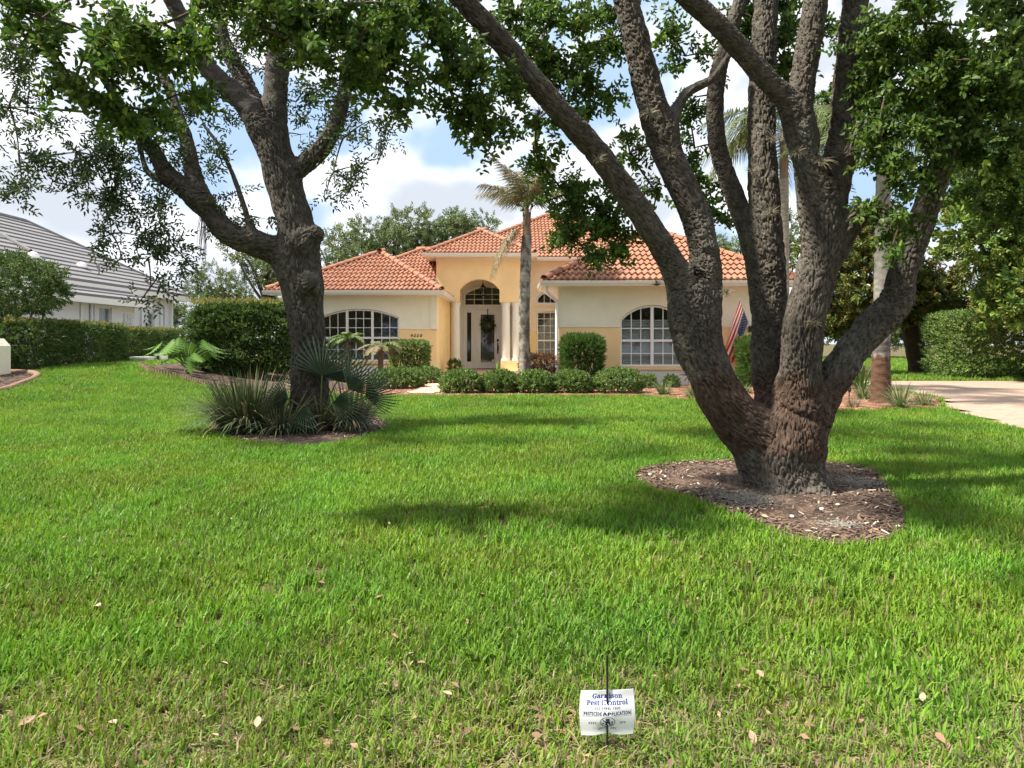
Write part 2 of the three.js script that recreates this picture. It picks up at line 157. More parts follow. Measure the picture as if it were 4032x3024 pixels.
function sheet(name, poly, y, m, label, category, opts = {}) { // a bed or path as a finely divided sheet
  const { step = 0.12, bump = 0.02, edge = 0.1, dome = 0 } = opts, P = poly;
  let x0 = 1e9, x1 = -1e9, z0 = 1e9, z1 = -1e9; P.forEach(([x, z]) => { x0 = Math.min(x0, x); x1 = Math.max(x1, x); z0 = Math.min(z0, z); z1 = Math.max(z1, z); });
  const sh = new THREE.Shape(P.map(([x, z]) => new THREE.Vector2(x, z)));
  const pos = [], idx = [], uv = [], nx = Math.ceil((x1 - x0) / step), nz = Math.ceil((z1 - z0) / step), id = new Map();
  const at = (i, j) => { const k = i * 10000 + j; if (id.has(k)) return id.get(k); const x = x0 + i * step, z = z0 + j * step, e = inside(P, x, z) ? edgeDistance(P, x, z) : 0; pos.push(x, groundY(x, z) + y + (bump * (0.5 + 0.5 * fbm3(n3, x * 3, z * 3, y * 40, 3)) + dome) * smooth(0, edge, e), z); uv.push(x, z); id.set(k, pos.length / 3 - 1); return pos.length / 3 - 1; };
  for (let i = 0; i < nx; i++) for (let j = 0; j < nz; j++) if (inside(P, x0 + (i + 0.5) * step, z0 + (j + 0.5) * step)) { const a = at(i, j), b = at(i + 1, j), c = at(i + 1, j + 1), d = at(i, j + 1); idx.push(a, d, b, b, d, c); }
  return tag(mesh(name, geo(pos, idx, null, uv), m, scene), label, category, null, 'structure');
}
const BEDC = roundPoly(BED_CAMPHOR), BEDO = roundPoly(BED_OAK);
const BEDF = [[-4.6, -17.6], ...BED_FRONT_EDGE, [9.6, -16.0], [10.2, -19.0], [10.2, -24], [8, -24], [7.5, -30], [-4.6, -31]];
const BEDH = [[-10.6, -21.2], [-9.7, -20.6], [-8.2, -19.6], [-5.8, -18.2], [-4.61, -17.62], [-4.61, -27], [-12, -27], [-11.5, -22.5]];
const mulchTex = texture(512, 512, (u, v) => { const a = noiseA(u, v), b = noiseB(u * 2, v), c = noiseC(v, u), s = 0.55 + 0.9 * b; const k = smooth(0.45, 0.62, a); return [lerp(0.25, 0.36, k) * s, lerp(0.19, 0.29, k) * s, lerp(0.15, 0.23, k) * s + 0.02 * c]; }, true, 1.1);
const mulchMat = std({ map: mulchTex, bumpMap: soilBump, bumpScale: 0.03, roughness: 1 });
const redTex = texture(512, 512, (u, v) => { const a = noiseA(u, v), b = noiseB(u * 2, v), s = 0.6 + 0.8 * b, k = smooth(0.4, 0.62, a); return [lerp(0.40, 0.56, k) * s, lerp(0.27, 0.40, k) * s, lerp(0.21, 0.32, k) * s]; }, true, 1.3);
const redMat = std({ map: redTex, bumpMap: soilBump, bumpScale: 0.03, roughness: 1 });
sheet('tree_bed', BEDC, 0.012, mulchMat, 'bare mulch and sand ring around the many-stemmed tree', 'bed', { step: 0.06, bump: 0.035, edge: 0.35, dome: 0.02 });
sheet('tree_bed', BEDO, 0.012, mulchMat, 'mulch ring under the oak with the fan palm', 'bed', { step: 0.08, bump: 0.03, edge: 0.3, dome: 0.02 });
sheet('front_bed', BEDF, 0.012, redMat, 'red mulch planting bed along the front of the yellow house', 'bed', { step: 0.16, bump: 0.03, edge: 0.15, dome: 0.03 });
sheet('hedge_bed', BEDH, 0.012, mulchMat, 'dark bark bed under the tall flowering hedge', 'bed', { step: 0.16, bump: 0.03, edge: 0.15, dome: 0.03 });
const DRIVE = [[7.0, 2.0], [7.05, -7], [7.4, -10.2], [7.95, -12.4], [8.45, -13.9], [9.7, -16.0], [10.35, -19.0], [10.35, -23.6], [44, -23.2], [44, 2.0]];
{ // interlocking paver drive
  const n = 8, cells = lattice(61, 64), tone = (u, v) => cells(Math.floor(u * 40) + 0.0, Math.floor(v * 40) + 0.0);
  const joint = (u, v) => { let a = (u * n) % 1, b = (v * n * 2 + (Math.floor(u * n) % 2) * 0.5) % 1; return Math.min(Math.min(a, 1 - a) * 2, Math.min(b, 1 - b)) < 0.07 ? 0 : 1; };
  const paverTex = texture(512, 512, (u, v) => { const i = Math.floor(u * n), q = Math.floor(v * n * 2 + (i % 2) * 0.5), t = cells(i * 5.0, (q % (2 * n)) * 3.0), g = 0.86 + 0.22 * noiseB(u, v), j = joint(u, v) ? 1 : 0.8; return [lerp(0.64, 0.71, t) * g * j, lerp(0.555, 0.60, t) * g * j, lerp(0.49, 0.525, t) * g * j]; }, true, 1.9);
  const paverBump = texture(512, 512, (u, v) => joint(u, v) * 0.7 + 0.3 * noiseB(u, v), false, 1.9);
  sheet('driveway', DRIVE, 0.03, std({ map: paverTex, bumpMap: paverBump, bumpScale: 0.006, roughness: 0.9 }), 'pale pink brick paver driveway beyond the palm bed', 'driveway', { step: 0.5, bump: 0.0, edge: 0.1 });
}
const walkMats = [[0.52, 0.36, 0.25], [0.46, 0.31, 0.22], [0.56, 0.41, 0.30], [0.49, 0.38, 0.31]].map((c) => std({ color: C(...c), bumpMap: soilBump, bumpScale: 0.01 }));
{ // brick walk to the front door
  const walk = new THREE.Group(); walk.name = 'walkway'; scene.add(walk); tag(walk, 'peach brick walkway curving to the front door', 'path', null, 'structure');
  const W = [[-2.62, -17.15], [-1.72, -17.15], [-1.55, -18.2], [-1.35, -20.5], [-0.6, -25], [0.2, -30.5], [-2.5, -30.5], [-2.4, -25], [-2.5, -20.5]];
  mesh('mortar_bed', metric(new THREE.ShapeGeometry(new THREE.Shape(W.map(([x, z]) => new THREE.Vector2(x, -z)))).rotateX(-Math.PI / 2).translate(0, 0.062, 0)), std({ color: C(0.22, 0.17, 0.13) }), walk);
  const g = metric(box(-0.098, 0.098, -0.02, 0.02, -0.148, 0.148)), r = rng(77); let k = 0;
  for (let z = -17.3; z > -30.4; z -= 0.306) for (let x = -2.8 + (k++ % 2) * 0.1; x < 0.3; x += 0.204) if (inside(W, x, z) && edgeDistance(W, x, z) > 0.09) { const p = mesh('paver', g, walkMats[Math.floor(r() * 4)], walk); p.position.set(x, 0.068 + r() * 0.004, z); p.rotation.y = (r() - 0.5) * 0.02; }
}
const isLawn = (x, z) => !(inside(BEDC, x, z) || inside(BEDO, x, z) || inside(BEDF, x, z) || inside(BEDH, x, z) || inside(DRIVE, x, z));

// ------------------------------------------------------------------ the yellow house
const tnoiseFine = tnoise(17, 64, 2);
const stuccoBump = texture(512, 512, (u, v) => 0.6 * noiseB(u * 1, v * 1) + 0.4 * tnoiseFine(u, v), false, 0.9);
function stucco(r, g, b) { return std({ map: texture(256, 256, (u, v) => { const a = 0.94 + 0.12 * noiseC(u, v); return [r * a, g * a, b * a]; }, true, 3.1), bumpMap: stuccoBump, bumpScale: 0.005, roughness: 0.93 }); }
const M = {
  cream: stucco(0.90, 0.885, 0.79), yellow: stucco(0.93, 0.815, 0.60), plinth: stucco(0.86, 0.86, 0.82), peach: stucco(0.90, 0.83, 0.72), trim: std({ color: C(0.82, 0.80, 0.73), roughness: 0.55 }),  // peach is the cream stucco with warm bounce light put into its colour
  white: std({ color: C(0.80, 0.80, 0.77), roughness: 0.5 }), gutter: std({ color: C(0.76, 0.73, 0.64), roughness: 0.45 }), column: std({ color: C(0.78, 0.75, 0.68), bumpMap: stuccoBump, bumpScale: 0.003 }),
  glass: phys({ color: C(0.93, 0.96, 0.95), transmission: 1, thickness: 0, roughness: 0.02, ior: 1.5, specularIntensity: 0.8 }), dark: std({ color: C(0.05, 0.05, 0.05) }), room: std({ color: C(0.42, 0.39, 0.34), roughness: 1 }),
  blind: std({ color: C(0.36, 0.365, 0.36), roughness: 0.6 }), iron: std({ color: C(0.03, 0.025, 0.022), roughness: 0.45, metalness: 0.6 }), deck: std({ color: C(0.30, 0.22, 0.18) }),
};
const house = thing('house', 'cream and yellow stucco house with terracotta tile roofs', 'house');
const csg = new Evaluator(); csg.useGroups = false;
function cut(g, holes) { let a = new Brush(g); a.updateMatrixWorld(); for (const h of holes) { const b = new Brush(h); b.updateMatrixWorld(); a = csg.evaluate(a, b, SUBTRACTION); } const o = a.geometry.clone(); for (const k of Object.keys(o.attributes)) if (!['position', 'normal', 'uv'].includes(k)) o.deleteAttribute(k); o.clearGroups(); return metric(o); }
function arcTop(w, ys, yt) { const s = yt - ys, R = (w * w / 4 + s * s) / (2 * s); return (x) => s < 1e-4 ? yt : yt - R + Math.sqrt(Math.max(0, R * R - x * x)); }
function archShape(cx, w, y0, ys, yt, k = 0) { // outline with an arched top, grown by k
  const f = arcTop(w + 2 * k, ys + k * 0.6, yt + k), sh = new THREE.Shape(), h = w / 2 + k; sh.moveTo(cx - h, y0 - k); sh.lineTo(cx + h, y0 - k);
  for (let i = 0; i <= 20; i++) { const x = h - i / 20 * 2 * h; sh.lineTo(cx + x, f(x)); } sh.closePath(); return sh;
}
const prism = (sh, z0, z1) => { const g = new THREE.ExtrudeGeometry(sh, { depth: z1 - z0, bevelEnabled: false }); g.translate(0, 0, z0); return g; };
function wallFront(x0, x1, z, top, holes, split = 1.75, plinth = 0.5, upper = M.cream, thick = 0.22) {
  const hs = holes;
  mesh('wall_base', cut(box(x0, x1, 0, plinth, z - thick, z + 0.02), []), M.plinth, house);
  mesh('wall_band', cut(box(x0, x1, plinth, split, z - thick, z), hs), M.yellow, house);
  mesh('wall_upper', cut(box(x0 - 0.012, x1 + 0.012, split, top, z - thick, z + 0.025), hs), upper, house);
}
// a window with frame, mullions, muntins and single panes; rows are y values from sill to spring
function windowUnit(cx, w, y0, ys, yt, z, units, cols, bars, rail, opts = {}) {
  const win = new THREE.Group(); win.name = 'window'; house.add(win); const f = arcTop(w, ys, yt), fr = 0.05, zi = z - 0.10;
  const outer = archShape(cx, w, y0, ys, yt, 0), hole = new THREE.Path(archShape(cx, w - 2 * fr, y0 + fr, ys - fr * 0.5, yt - fr, 0).getPoints()); outer.holes.push(hole);
  mesh('frame', metric(prism(outer, zi - 0.04, zi + 0.05)), M.white, win);
  mesh('sill', mbox(cx - w / 2 - 0.06, cx + w / 2 + 0.06, y0 - 0.1, y0 - 0.002, zi - 0.05, z + 0.07), opts.sill ?? M.yellow, win);
  const uw = (w - 2 * fr) / units, mull = 0.09;
  for (let k = 1; k < units; k++) { const x = cx - w / 2 + fr + k * uw; mesh('mullion', mbox(x - mull / 2, x + mull / 2, y0 + fr + 0.001, f(x - cx) - fr, zi - 0.035, zi + 0.04), M.white, win); }
  const ybars = [...bars];
  for (let k = 0; k < units; k++) {
    const xa = cx - w / 2 + fr + k * uw + (k ? mull / 2 : 0), xb = cx - w / 2 + fr + (k + 1) * uw - (k < units - 1 ? mull / 2 : 0), mt = 0.022;
    const top = (x) => f(x - cx) - fr;
    mesh('rail', mbox(xa + 0.001, xb - 0.001, rail - 0.035, rail + 0.035, zi - 0.02, zi + 0.03), M.white, win);
    const ys2 = [y0 + fr, ...ybars].sort((a, b) => a - b);
    for (const y of ybars) if (Math.abs(y - rail) > 0.01) { if (Math.min(top(xa), top(xb)) > y + 0.02) mesh('muntin', mbox(xa, xb, y - mt / 2, y + mt / 2, zi - 0.006, zi + 0.014), M.white, win); }
    for (let c = 1; c < cols; c++) { const x = lerp(xa, xb, c / cols); mesh('muntin', mbox(x - mt / 2, x + mt / 2, y0 + fr, top(x), zi - 0.008, zi + 0.016), M.white, win); }
    for (let c = 0; c < cols; c++) for (let r = 0; r < ys2.length; r++) {
      const pa = lerp(xa, xb, c / cols), pb = lerp(xa, xb, (c + 1) / cols), ya = ys2[r], yb = r + 1 < ys2.length ? ys2[r + 1] : 1e9, sh = new THREE.Shape();
      if (Math.max(top(pa), top(pb)) < ya + 0.03) continue;
      sh.moveTo(pa, ya); sh.lineTo(pb, ya); for (let i = 0; i <= 4; i++) { const x = lerp(pb, pa, i / 4); sh.lineTo(x, Math.max(ya + 0.005, Math.min(yb, top(x) + 0.01))); } sh.closePath();
      mesh('pane', metric(prism(sh, zi, zi + 0.004)), M.glass, win);
    }
  }
  if (opts.blinds) { const gs = []; for (let y = y0 + 0.06; y < opts.blinds; y += 0.052) { const b = new THREE.BoxGeometry(w - 0.14, 0.004, 0.05); b.rotateX(0.95); b.translate(cx, y, zi - 0.10); gs.push(b); } tag(mesh('blind_slats', mergeGeometries(gs), M.blind, win), null, null, null, 'stuff'); }
  return win;
}
const opening = (cx, w, y0, ys, yt, z) => prism(archShape(cx, w, y0, ys, yt, 0.012), z - 0.6, z + 0.4);
// wing with the arched three-part window
wallFront(-8.6, -2.82, -26.6, 3.16, [opening(-5.71, 2.95, 0.61, 2.23, 2.55, -26.6)], 1.8, 0.45);
windowUnit(-5.71, 2.95, 0.61, 2.23, 2.55, -26.6, 3, 3, [1.045, 1.48, 1.86, 2.2], 1.48);
mesh('corner_trim', mbox(-3.05, -2.795, 1.8, 3.15, -26.62, -26.55), M.cream, house);
mesh('side_wall', mbox(-3.04, -2.82, 0, 3.5, -31, -26.83), M.yellow, house);
mesh('side_wall', mbox(-8.6, -8.38, 0, 3.16, -38, -26.83), M.cream, house);
// wing with the paired window and the blinds
wallFront(1.38, 7.9, -21, 3.06, [opening(4.15, 1.9, 0.6, 1.97, 2.40, -21)], 1.75, 0.5);
windowUnit(4.15, 1.9, 0.6, 1.97, 2.40, -21, 2, 3, [0.98, 1.36, 1.72, 2.03], 1.36, { blinds: 2.0 });
mesh('side_wall', metric(prism(new THREE.Shape([[1.385, 21.23], [2.3, 32.4], [2.55, 32.4], [1.62, 21.23]].map((q) => new THREE.Vector2(...q))), 0, 3.06).rotateX(-Math.PI / 2)), M.cream, house);
mesh('side_wall', mbox(7.68, 7.9, 0, 3.06, -40, -21.23), M.cream, house);
// tall wall beside the entry
wallFront(0.66, 7.2, -32.5, 5.12, [opening(2.04, 1.8, 0.63, 2.7, 2.7001, -32.5), opening(2.04, 1.8, 3.08, 3.32, 3.76, -32.5)], 1.83, 0.45, M.peach);
windowUnit(2.04, 1.8, 0.63, 2.7, 2.7001, -32.5, 1, 6, [1.0, 1.4, 1.75, 2.07, 2.39], 1.4);
windowUnit(2.04, 1.8, 3.08, 3.32, 3.76, -32.5, 1, 6, [3.36], 3.08, { sill: M.peach });
// portico
mesh('portico_wall', cut(box(-3.30, 0.66, 0, 5.12, -31.45, -31), [box(-2.72, 0.60, -1, 3.06, -32, -30), prism(archShape(-1.41, 1.735, 0.1, 3.6, 4.06), -32, -30)]), M.yellow, house);
mesh('portico_side', mbox(-3.30, -3.06, 3.1, 5.12, -36, -31.46), M.yellow, house);
mesh('portico_side', mbox(0.42, 0.655, 0, 5.12, -33, -31.46), M.yellow, house);
mesh('portico_side', mbox(-3.04, -2.825, 0, 4.3, -33, -31.46), M.yellow, house);
mesh('portico_ceiling', mbox(-2.82, 0.42, 4.3, 4.4, -33, -31.46), M.yellow, house);
mesh('porch_floor', mbox(-2.8, 0.64, 0.0, 0.09, -33, -30.6), walkMats[0], house);
for (const x of [-2.47, -0.27, 0.19]) {
  mesh('pedestal', mbox(x - 0.23, x + 0.23, 0, 0.5, -31.45, -30.98), M.yellow, house);
  const prof = [[0.225, 0], [0.225, 0.05], [0.2, 0.07], [0.215, 0.11], [0.185, 0.14], [0.19, 0.9], [0.175, 2.38], [0.2, 2.40], [0.2, 2.43], [0.185, 2.45], [0.225, 2.5], [0.23, 2.55]].map(([a, b]) => new THREE.Vector2(a, b));
  mesh('column', new THREE.LatheGeometry(prof, 32).translate(x, 0.502, -31.22), M.column, house);
}
{ // front door with sidelights and arched transom
  const z = -33, dx = -1.13;
  mesh('door_wall', cut(box(-2.82, 0.42, 0.09, 4.3, z - 0.2, z), [box(-2.26, 0, 0, 2.93, z - 1, z + 1), prism(archShape(dx, 2.2, 3.0, 3.58, 3.96), z - 1, z + 1)]), M.trim, house);
  const tr = new THREE.Group(); tr.name = 'transom_window'; house.add(tr);
  const o = archShape(dx, 2.24, 2.99, 3.6, 3.98); o.holes.push(new THREE.Path(archShape(dx, 2.06, 3.06, 3.52, 3.86).getPoints())); mesh('frame', metric(prism(o, z - 0.06, z + 0.06)), M.trim, tr);
  const f = arcTop(2.06, 3.52, 3.86);
  for (let k = 1; k < 5; k++) { const x = -1.03 + k * 0.412; mesh('muntin', mbox(dx + x - 0.013, dx + x + 0.013, 3.06, f(x), z - 0.03, z + 0.02), M.trim, tr); }
  for (const y of [3.3, 3.54]) mesh('muntin', mbox(dx - 1.0, dx + 1.0, y - 0.012, y + 0.012, z - 0.028, z + 0.018), M.trim, tr);
  for (let k = 0; k < 5; k++) { const xa = -1.03 + k * 0.412, xb = xa + 0.412, sh = new THREE.Shape(); sh.moveTo(dx + xa, 3.06); sh.lineTo(dx + xb, 3.06); for (let i = 0; i <= 5; i++) { const x = lerp(xb, xa, i / 5); sh.lineTo(dx + x, f(x)); } mesh('pane', metric(prism(sh, z - 0.01, z - 0.005)), M.glass, tr); }
  const fr = [[-2.26, -2.2], [-1.78, -1.69], [-0.57, -0.48], [-0.06, 0]]; for (const [a, b] of fr) mesh('door_jamb', mbox(a, b, 0.09, 2.93, z - 0.15, z + 0.03), M.trim, house);
  mesh('door_head', mbox(-2.2, -0.06, 2.86, 2.93, z - 0.14, z + 0.025), M.trim, house);
  for (const [a, b] of [[-2.2, -1.78], [-0.48, -0.06]]) { const s = new THREE.Group(); s.name = 'sidelight'; house.add(s); mesh('panel', cut(box(a, b, 0.09, 2.86, z - 0.1, z - 0.03), [box(a + 0.11, b - 0.11, 0.42, 2.7, z - 1, z + 1)]), M.trim, s); mesh('pane', mbox(a + 0.1, b - 0.1, 0.41, 2.71, z - 0.07, z - 0.065), M.glass, s); }
  const d = new THREE.Group(); d.name = 'front_door'; house.add(d);
  mesh('slab', cut(box(-1.685, -0.575, 0.1, 2.855, z - 0.09, z - 0.02), [box(-1.47, -0.80, 0.36, 2.62, z - 1, z + 1)]), M.trim, d);
  const lo = new THREE.Shape(); lo.moveTo(-1.49, 0.34); lo.lineTo(-0.78, 0.34); lo.lineTo(-0.78, 2.64); lo.lineTo(-1.49, 2.64); lo.closePath(); const hp = new THREE.Path(); hp.moveTo(-1.45, 0.38); hp.lineTo(-0.82, 0.38); hp.lineTo(-0.82, 2.6); hp.lineTo(-1.45, 2.6); hp.closePath(); lo.holes.push(hp);
  mesh('glass_moulding', metric(prism(lo, z - 0.02, z - 0.002)), M.trim, d);
  mesh('glass', mbox(-1.47, -0.80, 0.36, 2.62, z - 0.06, z - 0.052), M.glass, d);
  const came = []; for (let k = 0; k < 8; k++) { const y = 0.5 + k * 0.26; for (const s of [-1, 1]) { const b = new THREE.BoxGeometry(0.012, 0.34, 0.008); b.rotateZ(s * 0.62); b.translate(-1.135 + s * 0.1, y, z - 0.045); came.push(b); } }
  for (const x of [-1.36, -0.91]) came.push(box(x - 0.006, x + 0.006, 0.38, 2.6, z - 0.049, z - 0.041)); mesh('lead_came', mergeGeometries(came.map((g) => g.toNonIndexed())), std({ color: C(0.35, 0.35, 0.34), metalness: 0.6, roughness: 0.4 }), d);
  mesh('handle', mergeGeometries([new THREE.TorusGeometry(0.13, 0.018, 8, 20, Math.PI).rotateZ(-Math.PI / 2).scale(0.35, 1, 1).translate(-0.66, 1.05, z + 0.02), box(-0.69, -0.63, 0.78, 1.28, z - 0.021, z - 0.005).toNonIndexed(), box(-0.70, -0.62, 1.34, 1.46, z - 0.021, z + 0.02).toNonIndexed()].map((g) => (g.index ? g.toNonIndexed() : g))), M.iron, d);
  mesh('notice_sticker', mbox(-0.94, -0.84, 0.40, 0.52, z - 0.051, z - 0.049), M.white, d);
  mesh('threshold', mbox(-2.2, -0.06, 0.085, 0.1, z - 0.12, z + 0.1), std({ color: C(0.2, 0.17, 0.15) }), house);
  mesh('door_mat', mbox(-1.6, -0.6, 0.092, 0.112, z + 0.14, z + 0.7), std({ color: C(0.09, 0.07, 0.06), roughness: 1 }), house);
}
mesh('wall_outlet', mbox(-2.825, -2.80, 0.55, 0.72, -27.35, -27.24), M.trim, house);
// dark rooms behind the glass
for (const [a, b, c, d, t] of [[-8.3, -3.1, -29.5, -26.83, 3.0], [2.3, 7.6, -24, -21.24, 2.95], [0.68, 7, -36.5, -32.74, 5], [-2.8, 0.4, -36, -33.22, 4.25]]) { mesh('room_back', mbox(a, b, 0, t, c - 0.1, c), M.room, house); mesh('room_ceiling', mbox(a, b, t, t + 0.05, c, d), M.room, house); mesh('room_floor', mbox(a, b, 0.05, 0.09, c, d), M.room, house); for (const x of [a, b]) mesh('room_side', mbox(x - 0.03, x + 0.03, 0.09, t, c, d - 0.01), M.room, house); }
mesh('back_wall', mbox(-8.6, 7.9, 0, 5, -41.2, -41), M.cream, house);
// house number
{
  const { FontLoader } = await import('three/addons/loaders/FontLoader.js'), { TextGeometry } = await import('three/addons/geometries/TextGeometry.js');
  const font = await new FontLoader().loadAsync('fonts/droid/droid_serif_bold.typeface.json');
  '9220'.split('').forEach((ch, i) => { const g = new TextGeometry(ch, { font, size: 0.105, depth: 0.015, curveSegments: 5, bevelEnabled: false }); g.applyMatrix4(new THREE.Matrix4().makeShear(0, 0, 0.22, 0, 0, 0)); g.translate(-3.80 + i * 0.117, 1.51, -26.6); mesh('number', g, std({ color: C(0.06, 0.045, 0.03), roughness: 0.5 }), house); });
}
// ---- roofs
const clayMats = [[0.32, 0.135, 0.075], [0.29, 0.12, 0.066], [0.35, 0.155, 0.088], [0.29, 0.13, 0.08], [0.33, 0.148, 0.092]].map((c, i) => std({ color: C(...c), bumpMap: soilBump, bumpScale: 0.004, roughness: 0.82 }));
const TW = 0.36, TL = 0.36;
const tileShape = (() => { // two barrels wide, butt end down-slope
  const pos = [], idx = [], n = 14, prof = (x) => { const t = ((x / 0.18) % 1 + 1) % 1; return t < 0.28 ? 0 : 0.058 * Math.sin(Math.PI * (t - 0.28) / 0.72); };
  for (let i = 0; i <= n; i++) { const x = i / n * TW, h = prof(Math.min(x, TW - 1e-6)); pos.push(x, 0, h + 0.062, x, TL + 0.05, h + 0.004, x, 0.012, Math.max(-0.01, h - 0.014)); }
  for (let i = 0; i < n; i++) { const a = i * 3, b = a + 3; idx.push(a, b, a + 1, b, b + 1, a + 1, a + 2, b + 2, a, b + 2, b, a); }
  return { pos, idx };
})();
function clipped(pos, idx, planes) { // triangles cut to a convex outline (x, y)
  const out = [];
  for (let t = 0; t < idx.length; t += 3) {
    let p = [0, 1, 2].map((k) => [pos[idx[t + k] * 3], pos[idx[t + k] * 3 + 1], pos[idx[t + k] * 3 + 2]]);
    for (const [a, b, c] of planes) { const q = []; for (let i = 0; i < p.length; i++) { const A = p[i], B = p[(i + 1) % p.length], da = a * A[0] + b * A[1] - c, db = a * B[0] + b * B[1] - c; if (da <= 0) q.push(A); if ((da < 0 && db > 0) || (da > 0 && db < 0)) { const s = da / (da - db); q.push([0, 1, 2].map((k) => lerp(A[k], B[k], s))); } } p = q; if (p.length < 3) break; }
    for (let i = 1; i + 1 < p.length; i++) out.push(...p[0], ...p[i], ...p[i + 1]);
  }
  return out;
}
const tileGeo = geo(tileShape.pos, tileShape.idx), tileRand = rng(404), massed = [];
function roofPlane(parent, pts, asParts, rows = 60) { // pts[0] to pts[1] is the eave, seen from outside left to right
  const p = pts.map((q) => V(...q)), ex = p[1].clone().sub(p[0]).normalize(), n = ex.clone().cross(p[2].clone().sub(p[0])).normalize(), ey = n.clone().cross(ex);
  const P = p.map((q) => { const d = q.clone().sub(p[0]); return [d.dot(ex), d.dot(ey)]; });
  const planes = P.map((a, i) => { const b = P[(i + 1) % P.length], dx = b[0] - a[0], dy = b[1] - a[1], l = Math.hypot(dx, dy), nx = dy / l, ny = -dx / l; return [nx, ny, nx * a[0] + ny * a[1] + (i === 0 ? 0.04 : 0)]; });
  const mat = new THREE.Matrix4().makeBasis(ex, ey, n).setPosition(p[0]);
  const sh = new THREE.Shape(P.map(([a, b]) => new THREE.Vector2(a, b)));
  mesh('roof_deck', new THREE.ExtrudeGeometry(sh, { depth: 0.08, bevelEnabled: false }).translate(0, 0, -0.085).applyMatrix4(mat), M.deck, parent);
  const top = Math.max(...P.map((q) => q[1])), lo = Math.min(...P.map((q) => q[0])), hi = Math.max(...P.map((q) => q[0]));
  for (let j = 0; j * TL < top && j < rows; j++) for (let x = Math.floor(lo / TW) * TW; x < hi; x += TW) {
    const y = j * TL - 0.03, corners = [[x, y], [x + TW, y], [x, y + TL + 0.05], [x + TW, y + TL + 0.05]];
    if (planes.some(([a, b, c]) => corners.every((q) => a * q[0] + b * q[1] > c))) continue;
    const whole = planes.every(([a, b, c]) => corners.every((q) => a * q[0] + b * q[1] <= c)), jig = [(tileRand() - 0.5) * 0.006, (tileRand() - 0.5) * 0.01, tileRand() * 0.004];
    const m = mat.clone().multiply(new THREE.Matrix4().makeTranslation(x + jig[0], y + jig[1], jig[2])); let g = tileGeo;
    if (!whole) { const q = clipped(tileShape.pos, tileShape.idx, planes.map(([a, b, c]) => [a, b, c - a * x - b * y])); if (q.length < 9) continue; g = geo(q); }
    const tone = Math.floor(tileRand() * clayMats.length);
    if (asParts) { const o = mesh('roof_tile', g, clayMats[tone], parent); o.applyMatrix4(m); } else { const gg = (g.index ? g.toNonIndexed() : g.clone()).applyMatrix4(m); const c = clayMats[tone].color, col = new Float32Array(gg.attributes.position.count * 3); for (let i = 0; i < col.length; i += 3) { col[i] = c.r; col[i + 1] = c.g; col[i + 2] = c.b; } gg.setAttribute('color', new THREE.BufferAttribute(col, 3)); massed.push(gg); }
  }
}
const capGeo = (() => { const pos = [], idx = [], n = 8; for (let i = 0; i <= n; i++) { const a = Math.PI * i / n, c = -Math.cos(a), s = Math.sin(a); pos.push(0.135 * c, 0.12 * s, 0, 0.105 * c, 0.095 * s, 0.44, 0.115 * c, 0.10 * s, 0.01); } for (let i = 0; i < n; i++) { const a = i * 3, b = a + 3; idx.push(a, a + 1, b, b, a + 1, b + 1, a, b, a + 2, b, b + 2, a + 2); } return geo(pos, idx); })();
function caps(parent, a, b, lift = 0.05) { // overlapping half-round caps from the low end a to the high end b
  const A = V(...a), B = V(...b), d = B.clone().sub(A), L = d.length(); d.normalize(); const side = d.clone().cross(V(0, 1, 0)).normalize().negate(), up = d.clone().cross(side);
  if (up.y < 0) { up.negate(); side.negate(); }
  for (let s = -0.03; s < L - 0.1; s += 0.38) { const o = mesh('ridge_tile', capGeo, clayMats[Math.floor(tileRand() * 5)], parent); const p = A.clone().addScaledVector(d, s); p.y += lift; o.applyMatrix4(new THREE.Matrix4().makeBasis(side, up, d).setPosition(p)); }
}
const gutterShape = new THREE.Shape([[0, 0], [0.075, 0], [0.085, 0.03], [0.12, 0.075], [0.125, 0.13], [0.138, 0.132], [0.138, 0.145], [0, 0.145]].map((q) => new THREE.Vector2(...q)));
function gutter(parent, a, b, name = 'gutter') { const A = V(...a), B = V(...b), d = B.clone().sub(A), L = d.length(); d.normalize(); const out = d.clone().cross(V(0, 1, 0)); const g = new THREE.ExtrudeGeometry(gutterShape, { depth: L, bevelEnabled: false }); g.applyMatrix4(new THREE.Matrix4().makeBasis(out.clone(), V(0, 1, 0), d.clone().negate()).setPosition(B)); mesh(name, metric(g), M.gutter, parent); }
const soffitY = -0.13;
function soffit(x0, x1, z0, z1, y) { mesh('soffit', mbox(x0, x1, y - 0.14, y - 0.10, z0, z1), M.gutter, house); }
for (const a of [[4.64, 5.16, -24.1], [-5.42, 5.03, -29.3], [-1.39, 6.46, -32.84], [1.78, 7.91, -37], [-4.3, 5.76, -34]]) mesh('ridge_tile', new THREE.SphereGeometry(0.15, 12, 8).scale(1, 0.85, 1).translate(...a), clayMats[2], house);
